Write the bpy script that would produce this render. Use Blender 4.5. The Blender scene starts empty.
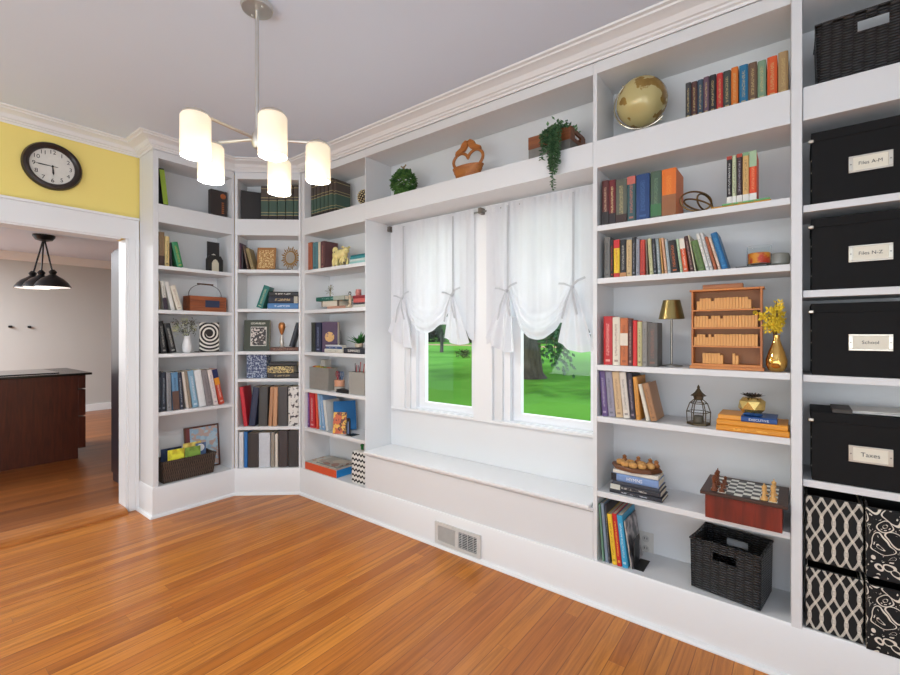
import bpy, bmesh, math, random
from math import sin, cos, pi, radians, sqrt, atan2
from mathutils import Matrix, Vector
random.seed(7)
COL = bpy.context.scene.collection
SC = bpy.context.scene

# ---------------------------------------------------------------- camera, world, light, exposure
F, CX, CY, H, YAW = 447.0, 450.0, 333.0, 1.3, radians(37.88)
cd = bpy.data.cameras.new('camera'); cam = bpy.data.objects.new('camera', cd); COL.objects.link(cam)
cd.sensor_width = 36; cd.lens = 36 * F / 900; cd.shift_y = -(337.5 - CY) / 900; cd.clip_start = .02; cd.clip_end = 300
cam.location = (0, 0, H); cam.rotation_euler = (pi / 2, 0, YAW)
SC.camera = cam
SC.view_settings.view_transform = 'Standard'; SC.view_settings.look = 'None'
SC.view_settings.gamma = 1; SC.view_settings.use_curve_mapping = False
SC.view_settings.exposure = 0.0
w = bpy.data.worlds.new('world'); SC.world = w; w.use_nodes = True
bg = w.node_tree.nodes['Background']; bg.inputs[0].default_value = (.86, .93, 1, 1); bg.inputs[1].default_value = 1.15

def area(name, loc, rot, sx, sy, power, col=(1, 1, 1)):
    l = bpy.data.lights.new(name, 'AREA'); l.shape = 'RECTANGLE'; l.size = sx; l.size_y = sy; l.energy = power; l.color = col
    o = bpy.data.objects.new(name, l); COL.objects.link(o); o.location = loc; o.rotation_euler = rot
    return o
# added unseen fill behind and beside the camera, and daylight of the window bay
area('fill_behind', (-1.2, -2.8, 1.3), (radians(136), 0, radians(5)), 4.2, 2.0, 112, (.85, .93, 1))  # unseen fill panel added behind, tilted up to brighten the ceiling
area('fill_side', (1.52, -1.0, 1.45), (radians(112), 0, radians(78)), 3.2, 2.0, 56, (.85, .93, 1))  # unseen side panel added to balance the fill from behind
area('daylight_window', (-1.57, 2.62, 1.45), (radians(-90), 0, 0), 1.5, 1.3, 9, (.92, .97, 1))
area('kitchen_fill', (-7.7, -1.0, 2.46), (0, 0, 0), 2.4, 1.8, 300, (.9, .96, 1))  # unseen panel added to brighten the kitchen
sn = bpy.data.lights.new('sun', 'SUN'); sn.energy = 2.2; sn.angle = radians(3); sn.color = (1, .96, .88)
so_ = bpy.data.objects.new('sun', sn); COL.objects.link(so_); so_.rotation_euler = (radians(48), 0, radians(-20))

# ---------------------------------------------------------------- helpers
def lin(c):
    return tuple((x / 12.92 if x <= .04045 else ((x + .055) / 1.055) ** 2.4) for x in [v / 255 for v in c[:3]])
def C(c):
    if isinstance(c, str): c = tuple(int(c[i:i + 2], 16) for i in (0, 2, 4))
    return (*lin(c), 1)
class NT:
    def __init__(s, name):
        s.m = bpy.data.materials.new(name); s.m.use_nodes = True; s.t = s.m.node_tree; s.b = s.t.nodes['Principled BSDF']
        s.out = s.t.nodes['Material Output']
    def n(s, typ, ins=None, **kw):
        nd = s.t.nodes.new('ShaderNode' + typ)
        for k, v in kw.items(): setattr(nd, k, v)
        for k, v in (ins or {}).items():
            if isinstance(v, bpy.types.NodeSocket): s.t.links.new(v, nd.inputs[k])
            else: nd.inputs[k].default_value = v
        return nd
    def math(s, op, a, b=0.0, c=None):
        i = {0: a, 1: b}
        if c is not None: i[2] = c
        return s.n('Math', i, operation=op).outputs[0]
    def mix(s, f, a, b):
        nd = s.t.nodes.new('ShaderNodeMix'); nd.data_type = 'RGBA'
        for k, v in ((0, f), (6, a), (7, b)):
            if isinstance(v, bpy.types.NodeSocket): s.t.links.new(v, nd.inputs[k])
            else: nd.inputs[k].default_value = v
        return nd.outputs[2]
    def set(s, k, v):
        if isinstance(v, bpy.types.NodeSocket): s.t.links.new(v, s.b.inputs[k])
        else: s.b.inputs[k].default_value = v
    def bump(s, h, strength=.3, dist=.002):
        s.set('Normal', s.n('Bump', {'Height': h, 'Strength': strength, 'Distance': dist}).outputs[0])
_M = {}
def mat(c, rough=.6, metal=0.0, name=None, noise=.04, scale=40.0, **kw):
    key = (str(c), rough, metal, noise, scale, tuple(sorted(kw.items())))
    if key in _M: return _M[key]
    t = NT(name or 'plain_' + str(len(_M))); col = C(c)
    if noise:
        tc = t.n('TexCoord').outputs['Object']
        nz = t.n('TexNoise', {'Vector': tc, 'Scale': scale, 'Detail': 3.0}).outputs[0]
        d = tuple(max(0, x * (1 - noise * 2)) for x in col[:3]) + (1,); e = tuple(min(1, x * (1 + noise * 2)) for x in col[:3]) + (1,)
        t.set('Base Color', t.mix(nz, d, e))
    else: t.set('Base Color', col)
    t.set('Roughness', rough); t.set('Metallic', metal)
    for k, v in kw.items(): t.set(k.replace('_', ' '), v)
    _M[key] = t.m
    return t.m
def wood(c1, c2, axis='x', scale=1.0, rough=.45, coat=0.0):
    key = ('wood', str(c1), str(c2), axis, scale, rough, coat)
    if key in _M: return _M[key]
    t = NT('wood_grain'); tc = t.n('TexCoord').outputs['Object']
    s = {'x': (4, 40, 40), 'y': (40, 4, 40), 'z': (40, 40, 4)}[axis]
    mp = t.n('Mapping', {'Vector': tc, 'Scale': tuple(v * scale for v in s)}).outputs[0]
    nz = t.n('TexNoise', {'Vector': mp, 'Scale': 1.5, 'Detail': 6.0, 'Distortion': .8}).outputs[0]
    f = t.n('MapRange', {'Value': nz, 1: .3, 2: .7}).outputs[0]
    t.set('Base Color', t.mix(f, C(c1), C(c2))); t.set('Roughness', rough); t.set('Coat Weight', coat)
    _M[key] = t.m
    return t.m
def printed(base, accent, seed=0, dens=.50, kind='spine'):
    """a cover printed in a second colour: small marks in the middle of the spine"""
    key = ('printed', str(base), str(accent), seed, dens, kind)
    if key in _M: return _M[key]
    t = NT('printed_cover'); tc = t.n('TexCoord'); g = t.n('SeparateXYZ', {0: tc.outputs['Generated']}).outputs
    obn = t.n('Mapping', {'Vector': tc.outputs['Object'], 'Location': (seed * 1.7, 0, seed * .9), 'Scale': (300, 1, 200) if kind == 'spine' else (60, 1, 60)}).outputs[0]
    nz = t.n('TexNoise', {'Vector': obn, 'Scale': 1.0, 'Detail': 2.0}).outputs[0]
    m = t.math('GREATER_THAN', nz, 1 - dens)
    a = t.math('ABSOLUTE', t.math('SUBTRACT', g[0], .5)); m = t.math('MULTIPLY', m, t.math('LESS_THAN', a, .17 if kind == 'spine' else .4))
    b = t.math('ABSOLUTE', t.math('SUBTRACT', g[2], .52)); m = t.math('MULTIPLY', m, t.math('LESS_THAN', b, .33 if kind == 'spine' else .4))
    m = t.math('MULTIPLY', m, t.math('LESS_THAN', g[1], .06))
    foot = t.math('MULTIPLY', t.math('LESS_THAN', t.math('ABSOLUTE', t.math('SUBTRACT', g[2], .09)), .022), t.math('LESS_THAN', a, .25))
    m = t.math('MAXIMUM', m, foot)
    t.set('Base Color', t.mix(t.math('MULTIPLY', m, .62), C(base), C(accent))); t.set('Roughness', .45)
    _M[key] = t.m
    return t.m
def tex2(c1, c2, scale, kind='noise', rough=.6, th=.5, soft=.06, mapping=(1, 1, 1), metal=0.0, bump=0.0):
    key = ('tex2', str(c1), str(c2), scale, kind, rough, th, mapping, metal, bump)
    if key in _M: return _M[key]
    t = NT('patterned'); tc = t.n('TexCoord').outputs['Object']
    mp = t.n('Mapping', {'Vector': tc, 'Scale': mapping}).outputs[0]
    if kind == 'noise': v = t.n('TexNoise', {'Vector': mp, 'Scale': scale, 'Detail': 4.0}).outputs[0]
    else: v = t.n('TexVoronoi', {'Vector': mp, 'Scale': scale}).outputs[0]
    f = t.n('MapRange', {'Value': v, 1: th - soft, 2: th + soft}).outputs[0]
    t.set('Base Color', t.mix(f, C(c1), C(c2))); t.set('Roughness', rough); t.set('Metallic', metal)
    if bump: t.bump(v, bump, .003)
    _M[key] = t.m
    return t.m

class MB:
    def __init__(s): s.bm = bmesh.new(); s.mi = 0
    def face(s, vs):
        try: f = s.bm.faces.new(vs); f.material_index = s.mi; return f
        except ValueError: return None
    def hexa(s, p):   # 8 points, bottom 4 then top 4
        v = [s.bm.verts.new(q) for q in p]
        for f in ((3, 2, 1, 0), (4, 5, 6, 7), (0, 1, 5, 4), (1, 2, 6, 5), (2, 3, 7, 6), (3, 0, 4, 7)): s.face([v[i] for i in f])
        return s
    def box(s, x0, x1, y0, y1, z0, z1, M=None):
        p = [Vector(q) for q in ((x0, y0, z0), (x1, y0, z0), (x1, y1, z0), (x0, y1, z0), (x0, y0, z1), (x1, y0, z1), (x1, y1, z1), (x0, y1, z1))]
        if M: p = [M @ q for q in p]
        return s.hexa(p)
    def rings(s, rs, cap=True, closed=False):
        V = [[s.bm.verts.new(p) for p in r] for r in rs]; n = len(V[0])
        m = len(V)
        for i in range(m if closed else m - 1):
            a, b = V[i], V[(i + 1) % m]
            for j in range(n): s.face([a[j], a[(j + 1) % n], b[(j + 1) % n], b[j]])
        if cap and not closed: s.face(V[0][::-1]); s.face(V[-1])
        return s
    def tube(s, pts, r, n=8, closed=False, cap=True):
        pts = [Vector(p) for p in pts]; m = len(pts); rs = []
        up = Vector((0, 0, 1)); prev = None
        for i, p in enumerate(pts):
            a = pts[(i - 1) % m] if (i or closed) else p; b = pts[(i + 1) % m] if (i < m - 1 or closed) else p
            t = (b - a).normalized()
            if prev is None:
                x = t.cross(up)
                if x.length < .01: x = t.cross(Vector((1, 0, 0)))
            else: x = prev - t * prev.dot(t)
            x.normalize(); prev = x; y = t.cross(x)
            rr = r[i] if isinstance(r, (list, tuple)) else r
            rs.append([p + (x * cos(2 * pi * k / n) + y * sin(2 * pi * k / n)) * rr for k in range(n)])
        return s.rings(rs, cap, closed)
    def cyl(s, p0, p1, r0, r1=None, n=20, cap=True): return s.tube([p0, p1], [r0, r0 if r1 is None else r1], n, cap=cap)
    def lathe(s, prof, n=28, c=(0, 0, 0), cap=True):
        return s.rings([[(c[0] + r * cos(2 * pi * k / n), c[1] + r * sin(2 * pi * k / n), c[2] + z) for k in range(n)] for r, z in prof], cap)
    def ball(s, c, r, n=16, sc=(1, 1, 1)):
        m = max(6, n // 2)
        return s.rings([[(c[0] + sc[0] * r * sin(pi * i / m) * cos(2 * pi * k / n), c[1] + sc[1] * r * sin(pi * i / m) * sin(2 * pi * k / n), c[2] - sc[2] * r * cos(pi * i / m)) for k in range(n)]
                        for i in [.08] + list(range(1, m)) + [m - .08]])
    def prism(s, poly, y0, y1, M=None):   # polygon in x,z extruded along y
        a = [Vector((x, y0, z)) for x, z in poly]; b = [Vector((x, y1, z)) for x, z in poly]
        if M: a = [M @ q for q in a]; b = [M @ q for q in b]
        return s.rings([a, b])
    def leaf(s, p, d, up, L, W):
        p = Vector(p); d = Vector(d).normalized(); x = d.cross(Vector(up))
        if x.length < .01: x = d.cross(Vector((1, 0, 0)))
        x.normalize(); nn = x.cross(d) * (W * .25)
        v = [s.bm.verts.new(q) for q in (p, p + d * L * .5 + x * W * .5, p + d * L, p + d * L * .5 - x * W * .5, p + d * L * .5 + nn)]
        for f in ((0, 1, 4), (1, 2, 4), (2, 3, 4), (3, 0, 4)): s.face([v[i] for i in f])
        return s
    def build(s, name, m, parent=None, smooth=False, bevel=0, loc=None, rz=0, angle=35, recalc=True):
        if recalc: bmesh.ops.recalc_face_normals(s.bm, faces=s.bm.faces)
        me = bpy.data.meshes.new(name); s.bm.to_mesh(me); s.bm.free()
        o = bpy.data.objects.new(name, me); COL.objects.link(o)
        for q in (m if isinstance(m, (list, tuple)) else [m]): me.materials.append(q)
        if smooth:
            me.polygons.foreach_set('use_smooth', [True] * len(me.polygons)); me.set_sharp_from_angle(angle=radians(angle))
        if bevel:
            b = o.modifiers.new('b', 'BEVEL'); b.width = bevel; b.segments = 2; b.limit_method = 'ANGLE'
        if parent: o.parent = parent
        if loc: o.location = loc
        if rz: o.rotation_euler = (0, 0, rz)
        return o
def tag(o, label, cat, group=None, kind=None):
    o['label'] = label
    if cat: o['category'] = cat
    if group: o['group'] = group
    if kind: o['kind'] = kind
    return o
def thing(name, label, cat, loc=(0, 0, 0), rz=0, group=None):
    o = bpy.data.objects.new(name, None); COL.objects.link(o); o.empty_display_size = .05
    o.location = loc; o.rotation_euler = (0, 0, rz)
    return tag(o, label, cat, group)
def struct(name, mb, m, **k):
    o = mb.build(name, m, **k); o['kind'] = 'structure'; return o
def text(name, body, size, m, parent, loc, rot, depth=.0004, align='CENTER'):
    cu = bpy.data.curves.new(name, 'FONT'); cu.body = body; cu.size = size; cu.extrude = depth; cu.align_x = align; cu.align_y = 'CENTER'
    tmp = bpy.data.objects.new('tmp', cu); COL.objects.link(tmp)
    dg = bpy.context.evaluated_depsgraph_get(); dg.update()
    me = bpy.data.meshes.new_from_object(tmp.evaluated_get(dg)); bpy.data.objects.remove(tmp)
    me.materials.clear(); me.materials.append(m)
    o = bpy.data.objects.new(name, me); COL.objects.link(o); o.parent = parent; o.location = loc; o.rotation_euler = rot
    return o

class Bay:
    """a run of shelving: O is the corner of its front, rz its turn; u runs along the front, d into the shelf"""
    def __init__(s, O, rz): s.O = Vector((*O, 0)); s.rz = rz; s.U = Vector((cos(rz), sin(rz), 0)); s.N = Vector((-sin(rz), cos(rz), 0))
    def loc(s, u, d, z):
        if z > .1: z += .0006
        return s.O + s.U * u + s.N * d + Vector((0, 0, z))
    def _hit(s, px, py, d):
        r = Vector((-sin(YAW), cos(YAW), 0)) + Vector((cos(YAW), sin(YAW), 0)) * ((px - CX) / F) + Vector((0, 0, (CY - py) / F))
        P = s.O + s.N * d
        t = (P.x * s.N.x + P.y * s.N.y) / (r.x * s.N.x + r.y * s.N.y)
        return Vector((0, 0, H)) + r * t
    def u(s, px, d=0): q = s._hit(px, 300, d); return (q - s.O).dot(s.U)
    def z(s, px, py, d=0): return s._hit(px, py, d).z
BL = Bay((-3.58, 1.20), pi / 2)
_a = Vector((-3.58, 1.776)); _b = Vector((-3.181, 2.12))
BA = Bay(_a, atan2(_b.y - _a.y, _b.x - _a.x))
BW = Bay((0, 2.12), 0)

# ---------------------------------------------------------------- shared materials
def paint_mat(name, c, bump=.05, rough=.5):
    t = NT(name); tc = t.n('TexCoord').outputs['Object']
    nz = t.n('TexNoise', {'Vector': tc, 'Scale': 1.2, 'Detail': 3.0}).outputs[0]
    c0 = C(c); t.set('Base Color', t.mix(nz, tuple(x * .97 for x in c0[:3]) + (1,), tuple(min(1, x * 1.03) for x in c0[:3]) + (1,)))
    fine = t.n('TexNoise', {'Vector': tc, 'Scale': 120.0, 'Detail': 2.0}).outputs[0]
    t.bump(fine, bump, .002); t.set('Roughness', rough); return t.m
WHITE = paint_mat('white_paint', (226, 227, 228))
CEIL = paint_mat('ceiling_paint', (224, 234, 249), rough=.9)
YEL = paint_mat('yellow_paint', (250, 228, 134), rough=.8)
GREY = paint_mat('grey_paint', (196, 192, 188), rough=.9)
TRIM = paint_mat('trim_paint', (236, 237, 238), .03, .35)
BLACK = mat((22, 22, 23), .5, name='black')
def floor_mat(name, cols, w, rough, dark=.35):
    t = NT(name); tc = t.n('TexCoord').outputs['Object']; g = t.n('SeparateXYZ', {0: tc}).outputs
    xs = t.math('DIVIDE', g[0], w); ix = t.math('FLOOR', xs); fx = t.math('FRACT', xs)
    r1 = t.n('TexWhiteNoise', {'W': ix}, noise_dimensions='1D').outputs['Value']
    ys = t.math('ADD', t.math('DIVIDE', g[1], 2.4), t.math('MULTIPLY', r1, 7.0)); iy = t.math('FLOOR', ys); fy = t.math('FRACT', ys)
    v = t.n('CombineXYZ', {0: ix, 1: iy}).outputs[0]
    r2 = t.n('TexWhiteNoise', {'Vector': v}, noise_dimensions='2D').outputs['Value']
    gv = t.n('CombineXYZ', {0: t.math('MULTIPLY', g[0], 38.0), 1: t.math('ADD', t.math('MULTIPLY', g[1], 1.6), t.math('MULTIPLY', r2, 50.0)), 2: t.math('MULTIPLY', r2, 20.0)}).outputs[0]
    nz = t.n('TexNoise', {'Vector': gv, 'Scale': 1.0, 'Detail': 7.0, 'Roughness': .62, 'Distortion': 1.2}).outputs[0]
    rp = t.n('ValToRGB', {0: r2}).outputs[0]; cr = rp.node.color_ramp
    while len(cr.elements) < len(cols): cr.elements.new(.5)
    for i, c in enumerate(cols): cr.elements[i].position = i / (len(cols) - 1); cr.elements[i].color = C(c)
    gr = t.n('MapRange', {'Value': nz, 1: .42, 2: .66}).outputs[0]
    dk = t.n('MixRGB', {0: gr, 1: rp, 2: C((120, 62, 22))}, blend_type='MIX')
    c1 = t.mix(t.math('MULTIPLY', gr, dark), rp, C((112, 56, 20)))
    e = t.math('MINIMUM', t.math('MINIMUM', fx, t.math('SUBTRACT', 1.0, fx)), t.math('MULTIPLY', t.math('MINIMUM', fy, t.math('SUBTRACT', 1.0, fy)), 7.0 / w))
    gap = t.n('MapRange', {'Value': e, 1: .006, 2: .028}).outputs[0]
    big = t.n('TexNoise', {'Vector': tc, 'Scale': .9, 'Detail': 2.0}).outputs[0]
    c2 = t.mix(t.n('MapRange', {'Value': big, 1: .35, 2: .65, 3: .18, 4: 0.0}).outputs[0], c1, C((140, 70, 26)))
    t.set('Base Color', t.mix(gap, C((112, 60, 20)), c2))
    t.set('Roughness', t.n('MapRange', {'Value': nz, 3: rough - .05, 4: rough + .08}).outputs[0]); t.set('Coat Weight', .05); t.set('Specular IOR Level', .38); t.set('Coat Roughness', .16)
    t.bump(t.math('ADD', gap, t.math('MULTIPLY', nz, .12)), .25, .002)
    return t.m
FLOOR = floor_mat('oak_floor', [(178, 102, 36), (202, 124, 46), (218, 140, 56), (190, 110, 40), (210, 132, 52)], .066, .3, .5)
KFLOOR = floor_mat('kitchen_floor', [(136, 80, 36), (166, 100, 48), (116, 66, 30), (152, 92, 42)], .075, .32, .55)

# ---------------------------------------------------------------- room shell
CZ = 2.672
struct('floor', MB().box(-3.86, 1.6, -3.0, 2.36, -.05, 0), FLOOR)
struct('ceiling', MB().box(-4.0, 1.6, -3.0, 2.5, CZ, CZ + .08), CEIL)
m = MB()   # wall with the two window openings
for x0, x1, z0, z1 in ((-3.9, -2.21, -.05, CZ), (-.80, 1.6, -.05, CZ), (-2.21, -.80, -.05, .745), (-2.21, -.80, 2.0, CZ), (-1.60, -1.435, .745, 2.0)): m.box(x0, x1, 2.37, 2.53, z0, z1)
struct('wall_back', m, WHITE)
m = MB()
m.box(-4.0, -3.86, 1.13, 2.37, 0, CZ).box(-4.0, -3.86, -3, 1.13, 1.985, CZ).box(-4.0, -3.86, -3, -.35, 0, 1.985)
struct('wall_left', m, YEL)
struct('wall_front', MB().box(-4.0, 1.7, -3.1, -3.0, 0, CZ), WHITE)
struct('wall_right', MB().box(1.6, 1.7, -3, 2.53, 0, CZ), WHITE)
# door casing
m = MB(); m.box(-3.86, -3.836, 1.13, 1.195, 0, 1.985).box(-3.86, -3.836, -.5, 1.195, 1.985, 2.125).box(-3.86, -3.822, -.52, 1.195, 2.125, 2.142)
m.box(-4.0, -3.85, 1.115, 1.131, 0, 1.985).box(-4.0, -3.85, -.36, 1.086, 1.975, 1.986).box(-3.836, -3.828, 1.17, 1.195, 0, 1.985)
struct('trim_1', m, TRIM, bevel=.002)
m = MB(); m.prism([(-4.03, 0), (-3.79, 0), (-3.792, .014), (-3.81, .026), (-3.84, .034), (-3.98, .034), (-4.03, .02)], -.4, 1.114)
struct('trim_2', m, wood((196, 124, 56), (156, 90, 38), 'y', .6, .35))['label'] = 'worn oak threshold'

def sweep(path, prof):
    """prof (out, z) swept along a path of wall corners; the room lies to the left of the travel"""
    n = len(path); rs = []
    for i in range(n):
        p = Vector(path[i]); a = Vector(path[i - 1]) if i else None; b = Vector(path[i + 1]) if i < n - 1 else None
        ns = []
        for q in ((p - a).normalized() if a else None, (b - p).normalized() if b else None):
            if q is not None: ns.append(Vector((-q.y, q.x)))
        if len(ns) == 2: k = (ns[0] + ns[1]); k = k / (k.dot(ns[0]))
        else: k = ns[0]
        rs.append([(p.x + k.x * o, p.y + k.y * o, z) for o, z in prof])
    mb = MB(); mb.rings(rs); return mb
PATH = [(1.6, 2.12), (-3.181, 2.12), (-3.58, 1.776), (-3.58, 1.205), (-3.86, 1.205), (-3.86, -2.9)]
crown = [(-.0, 2.598), (.010, 2.596), (.014, 2.606), (.026, 2.610), (.030, 2.617), (.040, 2.620), (.055, 2.640), (.082, 2.652), (.100, 2.654), (.104, 2.661), (.120, 2.664), (.124, 2.6715), (0, 2.6715)]
struct('trim_3', sweep(PATH[::-1][::-1], [(o, z) for o, z in crown]), TRIM, smooth=True, angle=25)
base = [(0, 0), (.032, 0), (.032, .006), (.026, .016), (.014, .02), (.014, .196), (.008, .2095), (0, .2095)]
struct('baseboard_back', sweep(PATH[:4] + [(-3.835, 1.205)], base), TRIM, smooth=True, angle=25)
struct('baseboard_left', sweep([(-3.86, -.5), (-3.86, -2.9)], base), TRIM)

# kitchen beyond the doorway
KX = -9.18
struct('floor_kitchen', MB().box(KX, -4.02, -3, 4.6, -.05, .018), KFLOOR)
struct('ceiling_kitchen', MB().box(KX, -4.0, -3, 4.6, 2.5, 2.56), CEIL)
struct('wall_kitchen_far', MB().box(KX - .1, KX, -3, 4.6, 0, 2.56), GREY)
struct('wall_kitchen_side', MB().box(KX, -4.0, 4.5, 4.6, 0, 2.56), GREY)
struct('wall_kitchen_near', MB().box(-4.10, -4.0, 2.45, 4.5, 0, 2.5), GREY)
struct('trim_4', sweep([(KX, 4.5), (KX, -3)], [(0, 2.38), (.02, 2.39), (.09, 2.47), (.1, 2.4995), (0, 2.4995)]), TRIM)
struct('baseboard_kitchen', MB().box(KX, KX + .018, -3, 4.5, .018, .13), TRIM)

# ---------------------------------------------------------------- built-in bookcases
SH = .026
DK, BD, OT = 2.219, 2.088, 2.542     # deck top, band bottom, top of the openings
def bookcase(name, label, bay, u0, u1, shelves, depth, l0, l1, deck=DK, bottom=.2095, sides=(1, 1), lowz=None):
    """u0,u1 the clear opening; l0,l1 the outer edges of the stiles"""
    t = thing(name, label, 'bookcase', bay.loc(0, 0, 0), bay.rz, 'built-in white bookcases')
    MB().box(l0, l1, depth, depth + .008, 0, 2.596).build('back_panel', WHITE, t)
    if sides[0]: MB().box(l0, u0, .0, depth, .2, 2.596).build('side_panel', WHITE, t, bevel=.001)
    if sides[1]: MB().box(u1, l1, .0, depth, .2, 2.596).build('side_panel', WHITE, t, bevel=.001)
    MB().box(l0, l1, 0, depth, 0, .199).build('plinth', WHITE, t)
    MB().box(u0, u1, 0, depth, .199, bottom).build('bottom_shelf', WHITE, t)
    MB().box(u0, u1, -.001, depth, BD, deck).box(u0, u1, -.006, .0, BD, BD + .012).build('ledge', WHITE, t, bevel=.001)
    MB().box(u0, u1, 0, depth, OT, 2.596).build('top_panel', WHITE, t)
    for z in shelves: MB().box(u0, u1, .002, depth, z - SH, z).build('shelf', WHITE, t, bevel=.0015)
    return t
L0, L1 = BL.u(158.5), BL.u(232); LE = 1.776 - 1.20
ZL = (.734, 1.151, 1.466, 1.782)
bookcase('built_in_bookcase', 'white built-in bookcase beside the kitchen doorway, wicker basket on its bottom shelf', BL, L0, L1, ZL, .255, 0, LE - .002)
A0, A1 = BA.u(237.5), BA.u(298.7); AE = (_b - _a).length
ZA = (.543, .931, 1.152, 1.496, 1.813)
bookcase('built_in_bookcase', 'narrow white built-in bookcase set across the corner, binders on its lower shelves', BA, A0, A1, ZA, .195, .002, AE - .002)
U0, U1 = BW.u(304.5), BW.u(365)
ZU = (.54, .852, 1.149, 1.484, 1.803)
bookcase('built_in_bookcase', 'white built-in bookcase between the corner and the window', BW, U0, U1, ZU, .245, -3.178, -2.402)
R0, R1 = BW.u(597), BW.u(790.5)
ZR = (.545, .902, 1.148, 1.561, 1.813)
bookcase('built_in_bookcase', 'wide white built-in bookcase on the right of the window, chess set and globe inside', BW, R0, R1, ZR, .245, R0 - .019, R1 + .001)
Q0, Q1 = BW.u(803), .62
ZQ = (.756, 1.145, 1.458, 1.775)
bookcase('built_in_bookcase', 'white built-in bookcase at the right edge filled with black file boxes', BW, Q0, Q1, ZQ, .36 - .115, Q0 - .001, Q1 + .02, deck=2.213, bottom=.205, sides=(0, 1))
MB().box(R1 + .002, Q0 - .002, -.012, .245, .2, 2.6).build('room_post', WHITE, None, bevel=.002, loc=(0, 2.12, 0)); tag(bpy.data.objects['room_post'], '', None, kind='structure'); bpy.data.objects['room_post'].name = 'trim_5'
# ledge, seat and panelling of the window bay
NL, NR = -2.401, R0 - .020
t = thing('window_ledge', 'long white display ledge above the window holding topiary, heart basket and trailing plant', 'ledge', (0, 2.12, 0))
MB().box(NL, NR, -.001, .245, 2.100, DK).build('board', WHITE, t, bevel=.001)
MB().box(NL, NR, 0, .245, OT, 2.596).build('top_panel', WHITE, t)
t = thing('window_bench', 'white window seat shelf with a projecting front edge under the two windows', 'window bench', (0, 2.12, 0))
MB().box(NL + .0005, NR - .0005, 0, .245, .440, .457).box(NL + .0005, NR - .012, -.022, .245, .457, .472).build('seat_board', TRIM, t, bevel=.002)
MB().box(NL, NR, 0, .012, .2, .438).build('front_panel', WHITE, t)
struct('trim_6', MB().box(-2.385, NR - .001, 2.348, 2.37, .742, .758), TRIM, bevel=.002)

# windows
GL = NT('window_glass'); tr = GL.n('BsdfTransparent'); gl = GL.n('BsdfGlossy', {'Roughness': .02}); mx = GL.n('MixShader', {0: .025, 1: tr.outputs[0], 2: gl.outputs[0]})
GL.t.links.new(mx.outputs[0], GL.out.inputs[0]); GLASS = GL.m
VIN = mat((238, 240, 243), .3, name='vinyl', noise=.01)
def window(n, x0, x1):
    w = MB()
    w.box(x0, x0 + .045, 2.385, 2.52, .762, 1.96).box(x1 - .045, x1, 2.385, 2.52, .762, 1.96).box(x0, x1, 2.385, 2.52, .7455, .762).box(x0, x1, 2.385, 2.52, 1.96, 1.9995)
    f = struct('window_%d' % n, w, VIN)
    def sash(z0, z1, y):
        s = MB(); a, b = x0 + .0455, x1 - .0455
        s.box(a, a + .055, y, y + .035, z0, z1).box(b - .055, b, y, y + .035, z0, z1).box(a + .055, b - .055, y, y + .035, z0, z0 + .045).box(a + .055, b - .055, y, y + .035, z1 - .04, z1)
        so = s.build('sash', VIN, f)
        MB().box(a + .055, b - .055, y + .014, y + .018, z0 + .045, z1 - .04).build('pane', GLASS, so)
    sash(.7625, 1.40, 2.42); sash(1.37, 1.959, 2.458)
window(1, -2.21, -1.60); window(2, -1.435, -.80)
# casings round the windows
m = MB()
m.box(-2.36, -2.25, 2.352, 2.37, .758, 2.0).box(-1.635, -1.498, 2.346, 2.37, .758, 2.0).box(-2.36, -.79, 2.358, 2.37, 2.0, 2.098)
struct('trim_7', m, TRIM)
# ---------------------------------------------------------------- outdoors
t = NT('lawn'); tc = t.n('TexCoord').outputs['Object']
n1 = t.n('TexNoise', {'Vector': tc, 'Scale': .35, 'Detail': 5.0}).outputs[0]; n2 = t.n('TexNoise', {'Vector': tc, 'Scale': 30.0, 'Detail': 4.0}).outputs[0]
c = t.mix(t.n('MapRange', {'Value': n1, 1: .4, 2: .6}).outputs[0], C((80, 150, 56)), C((112, 186, 80)))
t.set('Base Color', t.mix(t.n('MapRange', {'Value': n2, 1: .35, 2: .65}).outputs[0], c, C((96, 160, 68)))); t.set('Roughness', 1.0); t.set('Specular IOR Level', 0.0)
GZ = -.55
struct('ground', MB().box(-160, 40, 2.6, 150, GZ - .1, GZ), t.m)
struct('path', MB().box(-160, 40, 52, 57, GZ, GZ + .02), mat((176, 150, 120), .9, scale=2.0, noise=.1))
BARK = tex2((62, 60, 60), (104, 102, 100), 9, 'noise', .95, .5, .2, (1, 1, .2), bump=.6)
LEAF = tex2((34, 74, 30), (66, 120, 46), 3, 'noise', .7, .5, .15)
LEAF2 = tex2((40, 66, 44), (62, 92, 60), 2, 'noise', .8, .5, .15)
def crown_mb(c, r, n, L, sc=(1, 1, .7), hole=None, rnd=None):
    rnd = rnd or random.Random(3); mb = MB(); blobs = [(Vector([rnd.uniform(-1, 1) * r * s for s in sc]) * .75, r * rnd.uniform(.3, .5)) for _ in range(14)]
    for i in range(n):
        b, br = rnd.choice(blobs); v = Vector([rnd.gauss(0, 1) for _ in range(3)]).normalized()
        p = Vector(c) + b + v * br * rnd.uniform(.6, 1)
        mb.leaf(p, v + Vector([rnd.uniform(-.8, .8) for _ in range(3)]), (0, 0, 1), L * rnd.uniform(.7, 1.3), L * .6)
    return mb
tx, ty = -8.7, 16.6      # foot of the big trunk
T = thing('oak_tree', 'large tree with a thick grey trunk standing on the lawn outside the second window', 'tree', (tx, ty, GZ))
MB().tube([(0, 0, -.05), (.02, 0, .25), (.05, 0, .8), (.0, 0, 2.5), (-.1, .1, 5.5), (.2, .2, 8)], [.78, .5, .40, .36, .32, .25], 14).build('trunk', BARK, T, smooth=True)
m = MB()
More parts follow.
